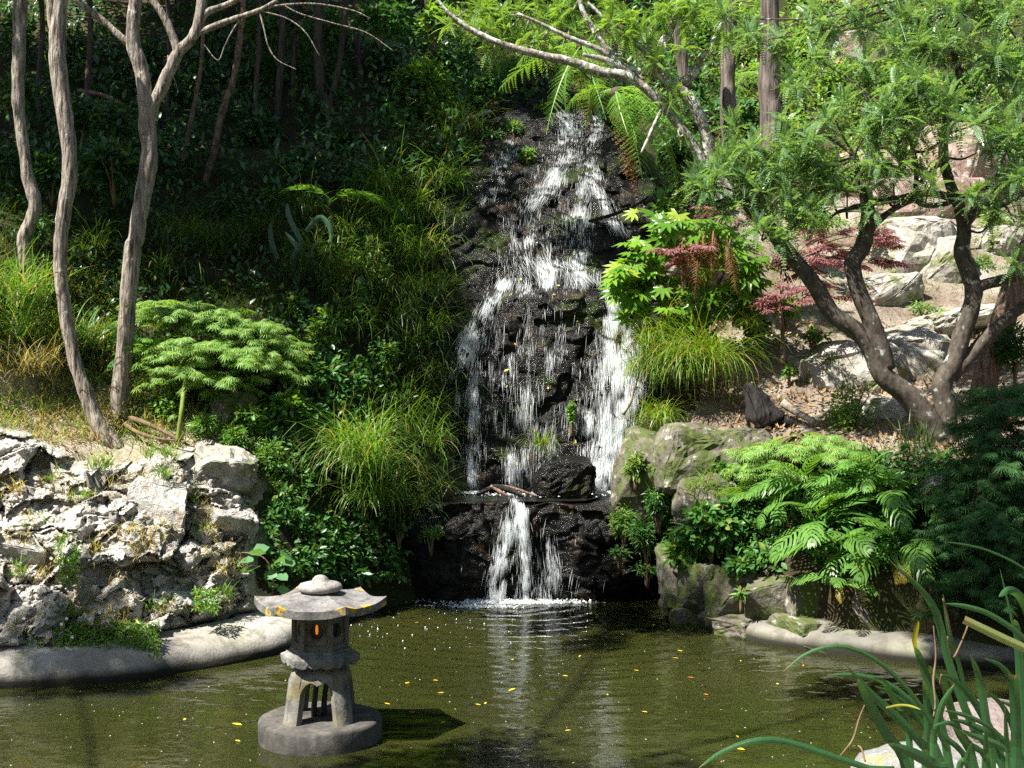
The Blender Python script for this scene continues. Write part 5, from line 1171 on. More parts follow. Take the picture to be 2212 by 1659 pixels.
# strap ferns: arching fronds with narrow glossy pinnae, each frond a part
BL = [mesh('frond', *T_frond(11, .30, .036, a, b, seed=k, curl=.35), M['fern'], True) for k, (a, b) in enumerate([(.9, -.6), (.7, -.8), (.45, -.8), (1.1, -.2), (.3, -1.1)])]
BLO = mesh('frond', *T_frond(12, .24, .028, .4, -1.3, seed=9, curl=.5), M['fern_old'], True)
def strap_fern(label, x, y, Yd, nf, L, seed, front=True, old=0, group='strap ferns over the stone wall', loc=None):
    r = R(seed); t = thing('strap_fern', label, 'fern', P(x, y, Yd) if loc is None else loc, group)
    for k in range(int(nf * .8)):
        az = r.uniform(-3.4, .3) if front and r.random() < .75 else r.uniform(0, 6.28)
        put('frond', BL[r.integers(0, 5)], t, (r.normal() * .05, r.normal() * .05, r.uniform(-.03, .05)), (r.normal() * .25, r.normal() * .15, az), r.uniform(*L) * 1.3)
    for k in range(old): put('frond', BLO, t, (0, 0, 0), (r.normal() * .3, .2, r.uniform(-2.6, -.5)), r.uniform(*L) * .9)
    return t
for a in [('bright strap fern overhanging the mossy wall stones', 1835, 1225, 11.75, 17, (.50, .72), 90, 1), ('strap fern left of the fern trunk above the wall', 1760, 1175, 11.9, 13, (.45, .62), 91, 0), ('strap fern high on the slope below the kowhai base', 1900, 1120, 12.0, 15, (.5, .7), 92, 0),
          ('strap fern on the terrace behind the broad-leaved herb', 1720, 1085, 12.2, 14, (.45, .6), 93, 0), ('strap fern with a yellowing frond beside the dark maple', 1960, 1235, 11.5, 13, (.5, .68), 94, 3), ('strap fern in the middle of the right shrubs', 1840, 1075, 12.3, 14, (.45, .62), 95, 0),
          ('strap fern under the right stem of the kowhai', 1975, 1090, 12.1, 13, (.45, .62), 96, 0), ('low strap fern drooping to the pond kerb', 1800, 1300, 11.5, 8, (.28, .42), 97, 2), ('small strap fern at the terrace lip', 1660, 1130, 12.25, 9, (.35, .5), 98, 0)]:
    strap_fern(a[0], a[1] + 15, a[2] - 38, a[3] - .1, a[4], a[5], a[6], old=a[7])
strap_fern('small glossy fern behind the forked tree trunk', 315, 770, 13.3, 12, (.35, .5), 99, group='small ferns on the left bank')
strap_fern('lone fern high on the shaded slope above the flax', 716, 440, 15.6, 4, (.5, .7), 100, group='small ferns on the left bank')
V, F = tube([P(1880, 1395, 11.4), P(1868, 1330, 11.45), P(1850, 1260, 11.6), P(1838, 1220, 11.75)], [.12, .11, .10, .08], 20, 12, .4, 5)
single('fern_trunk', V, F, M['fibre'], P(1880, 1395, 11.4), 'short shaggy brown fern trunk above the right kerb', 'fern trunk', smooth=True)

# sedges and grass tussocks
def tussock(label, x, y, Yd, n, L, mat, seed, lean=(.1, .9), droop=(1.2, 2.4), w=(.008, .013), sp=.12, front=.0, name='grass_tussock', group='grass tussocks', nseg=6, loc=None):
    r = R(seed); b = P(x, y, Yd) if loc is None else np.asarray(loc, float)
    az = r.uniform(0, 6.283, n)
    if front: az = np.where(r.random(n) < front, r.uniform(-2.9, -.25, n), az)
    kc = r.integers(0, 9, n); cc_ = r.normal(size=(9, 2)) * sp; base = b + np.column_stack([cc_[kc] + r.normal(size=(n, 2)) * sp * .35, r.normal(size=n) * sp * .3])
    Lk = r.uniform(.65, 1.15, 9)[kc] * r.uniform(L[0] * .6, L[1], n); dr_ = r.uniform(*droop, n) * r.uniform(.7, 1.15, 9)[kc]
    st_ = r.random(n) < .12; dr_ = np.where(st_, dr_ * .35, dr_)
    V, F = blades(base, az + r.normal(size=n) * .3, Lk, r.uniform(*lean, n), dr_, r.uniform(w[0] * .7, w[1], n), nseg, r.normal(size=n) * .5)
    return single(name, V, F, M[mat], b, label, 'grass', group)
tussock('big drooping sedge between the fall and the terrace', 1492, 800, 14.3, 1000, (.4, 1.2), 'sedge', 110, (.05, .8), (1.6, 3.0), (.008, .014), .15, .6, 'sedge', 'sedges beside the waterfall', 7)
tussock('sedge trailing down beside the lower right stream', 1418, 800, 14.7, 520, (.4, 1.05), 'sedge', 122, (.3, 1.0), (1.4, 2.6), (.008, .013), .14, .8, 'sedge', 'sedges beside the waterfall', 6)
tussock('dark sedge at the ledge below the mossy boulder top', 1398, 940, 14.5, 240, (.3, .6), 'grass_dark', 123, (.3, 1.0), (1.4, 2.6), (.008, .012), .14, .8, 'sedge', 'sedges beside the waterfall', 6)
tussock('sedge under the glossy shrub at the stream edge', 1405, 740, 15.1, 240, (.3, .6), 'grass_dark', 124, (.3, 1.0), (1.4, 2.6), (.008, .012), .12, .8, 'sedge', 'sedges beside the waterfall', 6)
tussock('sedge hanging from the bank below the glossy shrub', 1432, 735, 14.8, 420, (.35, .9), 'sedge', 125, (.2, 1.0), (1.4, 2.7), (.007, .012), .14, .8, 'sedge', 'sedges beside the waterfall', 6)
tussock('smaller sedge growing below the big drooping sedge', 1435, 905, 14.0, 280, (.3, .7), 'sedge', 111, (.2, .9), (1.4, 2.6), (.008, .012), .12, .6, 'sedge', 'sedges beside the waterfall', 6)
tussock('long bright grass tussock left of the pond ledge', 765, 1000, 13.2, 850, (.5, 1.15), 'grass', 112, (.05, .8), (1.3, 2.6), (.008, .014), .20, .55)
tussock('lower grass tussock hanging towards the pond', 800, 1080, 13.35, 420, (.4, .85), 'grass', 113, (.2, .9), (1.5, 2.7), (.008, .013), .16, .7)
tussock('tall bright grass tussock at the far left edge', 25, 660, 13.0, 520, (.5, 1.0), 'grass', 114, (.05, .6), (.9, 2.2), (.009, .016), .20)
tussock('bright grass below the crooked left tree', 70, 720, 12.9, 300, (.35, .7), 'grass', 115, (.1, .7), (.8, 2.0), (.008, .014), .18)
tussock('dry pale grass on the left bank slope', 60, 790, 12.75, 420, (.2, .5), 'grass_dry', 126, (.1, .9), (.6, 1.8), (.006, .010), .26)
tussock('bright grass right of the dry bank grass', 170, 740, 13.3, 300, (.3, .6), 'grass', 127, (.1, .8), (.8, 2.0), (.007, .012), .2)
tussock('thin grass spray hanging on the wet rock', 1170, 960, 15.0, 110, (.25, .6), 'sedge', 116, (.4, 1.2), (1.2, 2.2), (.007, .011), .05, .8)
tussock('grass tuft on the outcrop between the two left trees', 215, 1010, 11.9, 90, (.18, .4), 'grass', 117, (.1, .8), (.6, 1.8), (.007, .012), .06)
tussock('grass tuft on the outcrop below the green maple stem', 345, 985, 12.1, 110, (.15, .34), 'grass', 118, (.1, .8), (.6, 1.8), (.007, .012), .08)
tussock('small grass tuft in a crack of the outcrop', 355, 1030, 11.8, 70, (.15, .32), 'grass', 119, (.1, .8), (.6, 1.8), (.007, .012), .05)
tussock('dark reedy grass at the base of the right tree', 1965, 990, 12.5, 130, (.3, .6), 'grass_dark', 120, (.05, .5), (.3, 1.2), (.006, .010), .10)
tussock('fine grass on the mossy boulder by the terrace', 1540, 1055, 12.8, 200, (.25, .55), 'grass', 121, (.2, .9), (.9, 2.2), (.006, .010), .12, .5)
for k, (x, y) in enumerate([(40, 1060), (110, 1040), (180, 1075), (300, 1045), (420, 1080), (95, 1130), (270, 1150), (440, 1150), (380, 1240), (500, 1230), (30, 1240), (330, 1310), (200, 1190), (480, 1290), (140, 1330), (450, 1110)]):
    p = P(x, y, od(np.array(float(x)), np.array(float(y)))) + np.array([0, .02, 0])
    tussock('little grass tuft on the pale outcrop, %s from the left' % ordinal(sorted(a for a, b in [(40, 0), (110, 0), (180, 0), (300, 0), (420, 0), (95, 0), (270, 0), (440, 0), (380, 0), (500, 0), (30, 0), (330, 0), (200, 0), (480, 0), (140, 0), (450, 0)]).index(x)), x, y, 0, 60 + 7 * (k % 5), (.08, .26), 'grass' if k % 3 else 'grass_dry', 700 + k, (.1, 1.0), (.4, 1.8), (.006, .010), .06, .4, 'grass_tuft', 'grass tufts on the outcrop', 4, loc=p)
r = R(131)
HANG = [(880, 560), (900, 640), (850, 700), (880, 480), (820, 540), (760, 600), (840, 420), (880, 351), (790, 471), (870, 760), (900, 820), (820, 640), (740, 520), (920, 420), (950, 330), (905, 720), (850, 880), (780, 720), (690, 560), (640, 480), (560, 520), (880, 920), (830, 950), (1000, 290), (960, 270), (640, 600), (500, 560), (430, 520), (200, 561), (380, 601), (930, 563), (940, 645), (915, 885), (895, 965), (870, 1025), (945, 485), (955, 405), (890, 1060), (860, 1110)]
for k, (x, y) in enumerate(HANG):
    p = G(np.array(float(x)), np.array(float(y))) + np.array([0, -.08, .03])
    lab = ('hanging grass on the %s bank beside the fall, %s from the top' % ('upper' if y < 500 else 'middle' if y < 800 else 'lower', ordinal(sorted(b for a, b in HANG if a > 720 and (b < 500) == (y < 500) and (b < 800) == (y < 800)).index(y)))) if x > 720 else 'grass clump on the dark slope under the trees, %s from the top' % ordinal(sorted(b for a, b in HANG if a <= 720).index(y))
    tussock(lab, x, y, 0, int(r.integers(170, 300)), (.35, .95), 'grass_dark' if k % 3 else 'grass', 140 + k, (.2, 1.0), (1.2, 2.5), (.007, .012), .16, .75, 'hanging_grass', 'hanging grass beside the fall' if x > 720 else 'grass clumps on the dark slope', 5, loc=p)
# flax-like strap leaves in the shade
def straps(name, label, specs, Y, mat, w, cat, par=None, group=None):
    t = thing(name, label, cat, P(*specs[0][0], Y), group)
    for k, s in enumerate(specs): strap_leaf(t, [(a, b, Y + .05 * k) for a, b in s], w, mat)
    return t
def strap_leaf(par, pts, w, mat, name='leaf', fold=.35, tip=.04, n=18, side=None, taper=None, label=None):
    """long leaf: keeled ribbon along a curve; w = half width in metres"""
    c = crom(np.array([P(*p) for p in pts]), n); t = nrm(np.gradient(c, axis=0)); view = nrm(c - np.array([0, 0, CAM_H]))
    sd = nrm(np.cross(t, view)) if side is None else np.broadcast_to(np.asarray(side, float), c.shape); nn = np.cross(sd, t)
    s = np.linspace(0, 1, n); ww = w * np.interp(s, [0, .3, .75, .93, 1], taper or [.75, 1, .85, .4, tip])
    V = np.stack([c - sd * ww[:, None] + nn * (fold * ww)[:, None], c - sd * (ww * .45)[:, None] + nn * (fold * .4 * ww)[:, None], c, c + sd * (ww * .5)[:, None] + nn * (fold * .3 * ww)[:, None], c + sd * ww[:, None] + nn * (fold * .8 * ww)[:, None]], 1)
    o = wpart(name, V.reshape(-1, 3), [grid_faces(n, 5)], M[mat], par, False, label=label)
    me = o.data; li = np.zeros(len(me.loops), np.int32); me.loops.foreach_get('vertex_index', li); uv = me.uv_layers.new(name='UVMap')
    uv.data.foreach_set('uv', np.column_stack([(li % 5) / 4.0, (li // 5) / (n - 1.0)]).astype(np.float32).ravel())
    return o
straps('flax_plant', 'blue green flax with strap leaves hanging on the dark slope', [[(650, 520), (625, 470), (620, 438)], [(655, 520), (632, 560), (638, 600), (640, 640)], [(660, 500), (690, 470), (712, 490), (716, 530)], [(600, 560), (586, 520), (584, 480)], [(670, 560), (640, 530), (615, 500)], [(690, 520), (672, 550), (690, 600)]], 15.0, 'flax', .035, 'flax')

# shrubs and herbs  (x, y, half width, half height, distance, label, material, leaf, size, count)
SH = [
 (1425, 1085, 40, 40, 13.15, 'leafy weed in the gap between the mossy boulders', 'shrub', 'lance', (.06, .10), 420),
 (1475, 1015, 34, 30, 12.95, 'small fern-like weed on the broad mossy boulder', 'shrub', 'lance', (.06, .10), 320),
 (1560, 1015, 40, 34, 12.8, 'green weed over the front of the capped boulder', 'shrub', 'ovate', (.06, .10), 360),
 (1375, 1000, 26, 34, 13.3, 'weed hanging at the edge of the right stream', 'grass', 'lance', (.07, .12), 240),
 (1060, 180, 50, 46, 19.0, 'leafy bush hanging at the left of the waterfall head', 'shrub', 'ovate', (.09, .14), 420),
 (1110, 140, 50, 36, 19.4, 'ferny bush above the dark head boulder', 'shrub_bright', 'lance', (.10, .15), 380),
 (1030, 330, 34, 40, 17.8, 'weedy bush on the left rim of the upper fall', 'shrub_bright', 'lance', (.08, .13), 320),
 (985, 400, 30, 40, 17.0, 'grassy weed at the shoulder of the fall', 'herb', 'lance', (.08, .13), 300),
 (1190, 120, 40, 30, 19.8, 'leafy weeds behind the hanging fern', 'shrub', 'lance', (.09, .14), 260),
 (600, 420, 60, 40, 16.2, 'leafy undergrowth bush above the flax', 'shrub', 'ovate', (.08, .13), 420),
 (850, 480, 40, 46, 16.1, 'leafy bush mid bank beside the fall', 'shrub', 'ovate', (.08, .12), 360),
 (720, 600, 46, 40, 15.0, 'leafy herb right of the flax', 'shrub_bright', 'lance', (.07, .11), 360),
 (880, 640, 34, 44, 15.2, 'weedy herb among the hanging grass', 'herb', 'lance', (.06, .10), 340),
 (830, 760, 40, 46, 14.5, 'green herb above the grass tussock', 'herb', 'ovate', (.06, .10), 360),
 (70, 480, 50, 40, 14.0, 'shaded weed behind the tall left grass', 'shrub', 'lance', (.08, .12), 300),
 (360, 870, 46, 34, 12.9, 'low leafy herb between the forked tree and the maple stem', 'herb', 'ovate', (.06, .10), 420),
 (440, 910, 46, 26, 12.7, 'bright low herb right of the maple stem', 'herb', 'lance', (.05, .09), 600),
 (520, 900, 60, 34, 12.9, 'fresh green herb under the maple edge', 'herb', 'ovate', (.06, .10), 560),
 (620, 870, 56, 40, 13.3, 'leafy bush right of the maple crown', 'shrub_bright', 'ovate', (.08, .12), 460),
 (700, 700, 50, 50, 14.3, 'leafy bush on the bank above the maple edge', 'shrub_bright', 'ovate', (.07, .11), 420),
 (800, 560, 46, 60, 15.3, 'sunlit leafy bush on the bank beside the fall', 'shrub_bright', 'lance', (.08, .13), 420),
 (840, 320, 50, 60, 17.4, 'sunlit fern-like bush up the bank left of the fall', 'shrub_bright', 'lance', (.08, .13), 460),
 (905, 430, 40, 50, 16.6, 'bright weedy bush at the left edge of the fall', 'herb', 'lance', (.07, .12), 380),
 (700, 60, 80, 60, 18.6, 'leafy spray hanging at the top behind the bare twigs', 'shrub', 'ovate', (.10, .15), 420),
 (820, 30, 80, 50, 18.0, 'overhanging leafy spray at the top left of the fall', 'shrub', 'ovate', (.10, .15), 460),
 (940, 40, 60, 46, 18.0, 'leafy spray at the top above the bright bush', 'shrub_bright', 'ovate', (.10, .15), 380),
 (560, 60, 70, 50, 18.4, 'dim leafy spray at the top beside the flaky tree', 'shrub', 'ovate', (.10, .15), 360),
 (1640, 700, 44, 40, 15.2, 'leafy shrub behind the red maple stem', 'shrub', 'ovate', (.08, .12), 300),
 (1780, 470, 60, 30, 16.5, 'green shrub at the foot of the upper slope', 'shrub_bright', 'lance', (.07, .11), 380),
 (1760, 720, 40, 20, 15.0, 'low weed on the terrace behind the leaning stem', 'herb', 'ovate', (.06, .09), 160),
 (2120, 560, 50, 30, 17.6, 'weedy green clump beside the white boulder', 'herb', 'lance', (.06, .10), 320),
 (2000, 660, 50, 16, 16.6, 'thin weeds at the foot of the white boulder', 'herb', 'lance', (.06, .10), 180),
 (1880, 480, 40, 24, 17.4, 'weedy tuft on top of the white boulder', 'herb', 'lance', (.06, .10), 200),
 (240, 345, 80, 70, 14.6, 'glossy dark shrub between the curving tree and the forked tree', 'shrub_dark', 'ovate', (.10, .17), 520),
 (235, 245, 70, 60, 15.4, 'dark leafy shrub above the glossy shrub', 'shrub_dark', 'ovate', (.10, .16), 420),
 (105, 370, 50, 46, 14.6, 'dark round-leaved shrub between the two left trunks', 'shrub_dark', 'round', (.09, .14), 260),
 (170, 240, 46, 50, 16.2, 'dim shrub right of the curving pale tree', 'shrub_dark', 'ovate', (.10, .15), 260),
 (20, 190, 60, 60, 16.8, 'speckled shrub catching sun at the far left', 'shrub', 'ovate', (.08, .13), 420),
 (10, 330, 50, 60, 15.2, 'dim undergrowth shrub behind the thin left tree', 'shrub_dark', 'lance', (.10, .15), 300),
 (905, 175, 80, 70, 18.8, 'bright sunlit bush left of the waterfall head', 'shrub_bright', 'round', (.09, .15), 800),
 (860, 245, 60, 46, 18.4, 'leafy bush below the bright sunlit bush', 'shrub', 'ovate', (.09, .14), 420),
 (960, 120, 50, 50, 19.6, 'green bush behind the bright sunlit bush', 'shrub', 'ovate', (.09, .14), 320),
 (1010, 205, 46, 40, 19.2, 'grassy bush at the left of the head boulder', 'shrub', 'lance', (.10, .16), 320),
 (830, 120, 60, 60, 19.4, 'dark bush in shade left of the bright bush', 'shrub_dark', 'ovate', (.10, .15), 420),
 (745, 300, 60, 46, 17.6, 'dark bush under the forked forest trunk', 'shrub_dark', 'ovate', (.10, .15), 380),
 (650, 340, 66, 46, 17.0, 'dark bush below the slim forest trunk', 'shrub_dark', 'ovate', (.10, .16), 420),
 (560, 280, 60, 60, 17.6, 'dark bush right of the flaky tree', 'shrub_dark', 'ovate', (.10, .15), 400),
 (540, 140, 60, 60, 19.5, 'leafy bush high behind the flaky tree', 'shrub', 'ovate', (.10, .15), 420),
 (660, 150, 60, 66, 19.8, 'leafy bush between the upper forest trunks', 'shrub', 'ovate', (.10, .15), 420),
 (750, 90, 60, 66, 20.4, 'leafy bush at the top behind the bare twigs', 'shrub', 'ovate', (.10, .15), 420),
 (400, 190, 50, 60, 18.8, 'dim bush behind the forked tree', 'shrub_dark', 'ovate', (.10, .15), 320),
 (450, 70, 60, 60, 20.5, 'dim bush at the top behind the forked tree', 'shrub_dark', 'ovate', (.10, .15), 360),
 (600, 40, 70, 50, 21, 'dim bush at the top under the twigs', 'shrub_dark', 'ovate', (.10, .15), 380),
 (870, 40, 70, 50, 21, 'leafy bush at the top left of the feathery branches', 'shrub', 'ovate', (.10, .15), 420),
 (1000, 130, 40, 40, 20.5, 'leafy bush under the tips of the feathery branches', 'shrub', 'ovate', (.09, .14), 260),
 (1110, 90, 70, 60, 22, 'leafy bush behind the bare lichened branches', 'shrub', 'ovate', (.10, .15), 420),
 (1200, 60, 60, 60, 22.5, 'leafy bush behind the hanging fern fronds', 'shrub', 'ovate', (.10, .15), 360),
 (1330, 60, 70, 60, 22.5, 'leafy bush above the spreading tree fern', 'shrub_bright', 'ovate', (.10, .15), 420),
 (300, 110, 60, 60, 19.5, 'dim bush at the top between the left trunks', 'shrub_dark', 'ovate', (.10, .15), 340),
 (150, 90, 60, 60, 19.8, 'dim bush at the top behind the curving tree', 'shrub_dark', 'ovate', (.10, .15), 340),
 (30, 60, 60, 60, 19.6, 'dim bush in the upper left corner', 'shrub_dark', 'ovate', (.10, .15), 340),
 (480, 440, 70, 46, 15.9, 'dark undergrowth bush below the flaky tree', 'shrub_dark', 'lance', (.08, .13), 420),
 (770, 400, 50, 40, 16.6, 'fern-like bush on the shaded bank', 'shrub', 'lance', (.10, .15), 320),
 (770, 650, 36, 70, 14.7, 'heart-leaved vine trailing down the shaded bank', 'shrub', 'round', (.07, .11), 360),
 (640, 660, 34, 46, 14.6, 'heart-leaved vine below the flax', 'shrub', 'round', (.07, .11), 240),
 (760, 840, 34, 66, 14.0, 'vine with round leaves beside the grass tussock', 'shrub', 'round', (.08, .12), 300),
 (690, 800, 60, 46, 13.9, 'broad-leaved herb right of the green maple', 'shrub', 'ovate', (.09, .14), 420),
 (650, 900, 60, 50, 13.4, 'blue green broad-leaved herb under the maple', 'shrub', 'ovate', (.11, .17), 360),
 (560, 880, 50, 40, 13.2, 'leafy herb in the shade of the green maple', 'shrub', 'ovate', (.09, .14), 300),
 (480, 860, 50, 34, 13.0, 'low herbs behind the green maple stem', 'shrub', 'ovate', (.07, .11), 320),
 (490, 945, 56, 34, 12.7, 'fine bright herb behind the outcrop top', 'herb', 'lance', (.04, .07), 1100),
 (560, 985, 60, 46, 12.75, 'fine bright green herb cushion right of the outcrop', 'herb', 'lance', (.04, .07), 1700),
 (590, 1060, 54, 56, 12.7, 'cascading fine green herb beside the outcrop', 'herb', 'lance', (.04, .07), 1500),
 (640, 1010, 44, 60, 12.95, 'fine green herb next to the long grass tussock', 'herb', 'lance', (.045, .075), 1100),
 (630, 1130, 50, 44, 12.6, 'small-leaved herb above the bramble', 'shrub', 'lance', (.05, .08), 900),
 (700, 1130, 56, 50, 13.0, 'nettle-like herb below the grass tussock', 'shrub', 'ovate', (.07, .11), 480),
 (740, 1190, 46, 46, 13.0, 'broad-leaved herb near the pond left of the lower fall', 'shrub', 'ovate', (.08, .13), 320),
 (660, 1215, 50, 40, 12.5, 'dark herb above the lantern', 'shrub_dark', 'ovate', (.06, .10), 420),
 (760, 1245, 40, 34, 12.9, 'dark bramble leaves behind the lantern roof', 'shrub_dark', 'ovate', (.10, .15), 160),
 (590, 1275, 36, 24, 12.1, 'small bright herb at the foot of the outcrop', 'herb', 'ovate', (.04, .07), 420),
 (860, 1130, 40, 30, 13.6, 'small herb on the dark bank at the ledge', 'shrub', 'ovate', (.05, .08), 220),
 (930, 1150, 34, 24, 13.5, 'little green herb on the wet lower rock', 'herb', 'lance', (.04, .07), 180),
 (1235, 885, 16, 34, 15.05, 'moss tuft on the wet rock face', 'herb', 'round', (.02, .035), 700),
 (1215, 1010, 18, 20, 14.3, 'moss patch on the wet boulder at the fall base', 'herb', 'round', (.02, .03), 400),
 (1140, 330, 22, 22, 17.6, 'green plant on the upper step of the fall', 'herb', 'ovate', (.05, .08), 220),
 (1110, 270, 30, 24, 18.4, 'weedy plant above the upper step', 'herb', 'lance', (.06, .10), 260),
 (1060, 290, 36, 24, 18.3, 'weedy grass left of the upper step', 'shrub', 'lance', (.07, .11), 300),
 (1180, 230, 30, 20, 18.9, 'weeds by the dark head boulder', 'herb', 'lance', (.06, .10), 240),
 (1350, 1120, 44, 40, 13.5, 'small-leaved weed at the right of the ledge', 'herb', 'lance', (.05, .08), 700),
 (1400, 1150, 46, 46, 13.2, 'mossy green weed right of the lower fall', 'shrub', 'lance', (.05, .08), 700),
 (1340, 1190, 30, 16, 13.4, 'sprawling twiggy weed over the wet rock', 'shrub', 'lance', (.05, .08), 150),
 (1400, 1230, 36, 14, 13.1, 'thin weed reaching over the water from the right wall', 'shrub', 'lance', (.05, .08), 130),
 (1445, 1010, 26, 50, 13.1, 'upright leafy weed in front of the mossy boulder', 'herb', 'lance', (.07, .11), 300),
 (1540, 1130, 86, 60, 12.4, 'broad-leaved blue green herb on the wall top', 'shrub', 'ovate', (.09, .14), 900),
 (1480, 1180, 50, 46, 12.6, 'bright broad-leaved herb at the wall corner', 'herb', 'ovate', (.09, .14), 380),
 (1600, 1090, 50, 46, 12.5, 'leafy herb below the feathery maple', 'shrub', 'ovate', (.08, .13), 420),
 (1605, 1280, 14, 16, 11.75, 'tiny seedling growing from the stone wall', 'herb', 'lance', (.08, .12), 26),
 (1600, 1225, 40, 20, 11.95, 'herb trailing over the wall stones', 'shrub', 'ovate', (.06, .1), 220),
 (1840, 870, 66, 80, 13.3, 'sparse bright sapling in front of the tan boulder', 'shrub_bright', 'ovate', (.04, .07), 800),
 (1880, 1010, 80, 46, 12.5, 'leafy shrub at the foot of the right tree', 'shrub', 'lance', (.09, .14), 800),
 (1960, 1060, 60, 40, 12.2, 'narrow-leaved shrub below the kowhai base', 'shrub', 'lance', (.09, .14), 600),
 (1800, 1030, 70, 40, 12.6, 'narrow-leaved green shrub mid terrace', 'shrub', 'lance', (.09, .14), 700),
 (1710, 800, 20, 14, 14.5, 'small weed at the red maple stem', 'herb', 'ovate', (.06, .09), 60),
 (1700, 660, 40, 30, 15.0, 'bright leaves below the red maple', 'shrub_bright', 'ovate', (.08, .12), 140),
 (1445, 440, 40, 46, 16.0, 'bright broad leaves left of the fatsia top', 'fatsia', 'ovate', (.12, .18), 110),
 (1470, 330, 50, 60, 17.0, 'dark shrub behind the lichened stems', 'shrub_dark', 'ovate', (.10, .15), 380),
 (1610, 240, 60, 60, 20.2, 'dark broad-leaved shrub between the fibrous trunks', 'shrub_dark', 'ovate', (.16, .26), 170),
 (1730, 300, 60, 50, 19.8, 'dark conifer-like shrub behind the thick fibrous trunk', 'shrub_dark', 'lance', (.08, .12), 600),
 (1600, 330, 50, 30, 18.4, 'fine wiry shrub at the foot of the fibrous trunks', 'grass', 'thin', (.10, .16), 420),
 (1750, 470, 60, 40, 17.0, 'green bush behind the feathery leaves', 'shrub_bright', 'ovate', (.07, .11), 420),
 (1850, 290, 90, 60, 21.2, 'sunny bush behind the feathery leaves', 'shrub_bright', 'ovate', (.09, .14), 800),
 (1800, 170, 80, 60, 22, 'sunny leafy bush left of the mossy rock', 'shrub_bright', 'ovate', (.10, .15), 600),
 (1950, 160, 90, 70, 22, 'sunny leafy bush at the upper right', 'shrub_bright', 'ovate', (.10, .15), 800),
 (2080, 180, 90, 80, 21.4, 'leafy bush behind the right-hand twigs', 'shrub', 'ovate', (.09, .14), 800),
 (2180, 130, 80, 80, 21, 'leafy bush in the upper right corner', 'shrub', 'ovate', (.09, .14), 700),
 (2180, 300, 70, 70, 20, 'dark leafy bush at the right edge', 'shrub', 'ovate', (.09, .14), 600),
 (1880, 60, 90, 60, 23.5, 'leafy bush at the top of the right slope', 'shrub_bright', 'ovate', (.10, .15), 700),
 (2020, 50, 90, 60, 23.5, 'leafy bush at the very top right', 'shrub', 'ovate', (.10, .15), 700),
 (1740, 90, 70, 70, 23, 'leafy bush above the thick fibrous trunk', 'shrub_bright', 'ovate', (.10, .15), 600),
 (1640, 40, 60, 60, 23, 'leafy bush between the tops of the fibrous trunks', 'shrub_bright', 'ovate', (.10, .15), 500),
 (1540, 40, 60, 60, 22.5, 'leafy bush behind the pale branches', 'shrub_bright', 'ovate', (.10, .15), 460),
 (1430, 70, 60, 60, 22.5, 'leafy bush above the lichened fork', 'shrub', 'ovate', (.10, .15), 420),
 (2150, 470, 60, 40, 18.6, 'bright grass-green bush behind the right fork', 'shrub_bright', 'lance', (.07, .12), 600),
 (2200, 740, 50, 60, 13.2, 'feathery shrub behind the leaning trunk', 'maple_dark', 'thin', (.07, .11), 900),
]
for k, a in enumerate(SH): bush(*a[:5], a[5], a[6], a[7], a[8], a[9], k, lobes=7 + k % 5)

# uncountable cover: grass and small leaves over the slopes
def cover(name, label, regions, n, mat, kind_, seed, size, w=(.005, .009), lean=(.1, .9), droop=(.5, 2.0), leaf='ovate', jitter=.0):
    r = R(seed); xs, ys = [], []
    tot = sum((b - a) * (d - c) for a, b, c, d in regions)
    for (a, b, c, d) in regions:
        m = int(n * (b - a) * (d - c) / tot); xs.append(r.uniform(a, b, m)); ys.append(r.uniform(c, d, m))
    x, y = np.concatenate(xs), np.concatenate(ys); ok = fbm(np.stack([x * .018, y * .018, 0 * x + seed], -1), 3, seed) > -.22; x, y = x[ok], y[ok]
    p = G(x, y); nn = Gn(x, y); m = len(x)
    if kind_ == 'grass': V, F = blades(p - nn * .02, np.where(r.random(m) < .6, r.uniform(-2.9, -.25, m), r.uniform(0, 6.28, m)), r.uniform(*size, m), r.uniform(*lean, m), r.uniform(*droop, m), r.uniform(*w, m), 4)
    else:
        p = p + nn * (jitter * r.random((m, 1)) ** 1.5) + np.array([0, 0, .03]); d = nn * .5 + r.normal(size=(m, 3)) * .6; V, F = place(LF[leaf], p, d, nn + np.array([0, 0, .6]) + .3 * r.normal(size=(m, 3)), r.uniform(*size, m))
    put(name, mesh(name, V, F, M[mat]), None, kind='stuff', label=label, cat='grass' if kind_ == 'grass' else 'foliage')
rr_ = R(905); nx = rr_.uniform(-60, 560, 9000); ny = rr_.uniform(960, 1400, 9000); okm = (ny > ipx(YT, nx) + 8) & (ny < ipx(YB, nx) - 6) & (fbm(np.stack([nx * .02, ny * .025, 0 * nx], -1), 3, 44) > .10); nx, ny = nx[okm], ny[okm]
V, F = blades(P(nx, ny, od(nx, ny)), rr_.uniform(-3, 0, len(nx)), rr_.uniform(.04, .17, len(nx)), rr_.uniform(.1, 1.0, len(nx)), rr_.uniform(.3, 1.8, len(nx)), rr_.uniform(.004, .009, len(nx)), 4)
put('outcrop_weeds', mesh('outcrop_weeds', V, F, M['grass_dry']), None, kind='stuff', label='dry weeds and grass in the crevices of the pale outcrop', cat='grass')
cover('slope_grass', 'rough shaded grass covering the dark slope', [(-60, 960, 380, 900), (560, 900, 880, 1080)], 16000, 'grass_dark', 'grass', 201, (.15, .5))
cover('bank_grass', 'sunlit dry grass on the left bank', [(-60, 260, 600, 960), (240, 420, 860, 960)], 5200, 'grass_dry', 'grass', 202, (.10, .34))
cover('bank_grass', 'green grass blades among the dry grass of the left bank', [(-60, 300, 580, 960), (280, 560, 840, 960)], 5200, 'grass', 'grass', 203, (.10, .34))
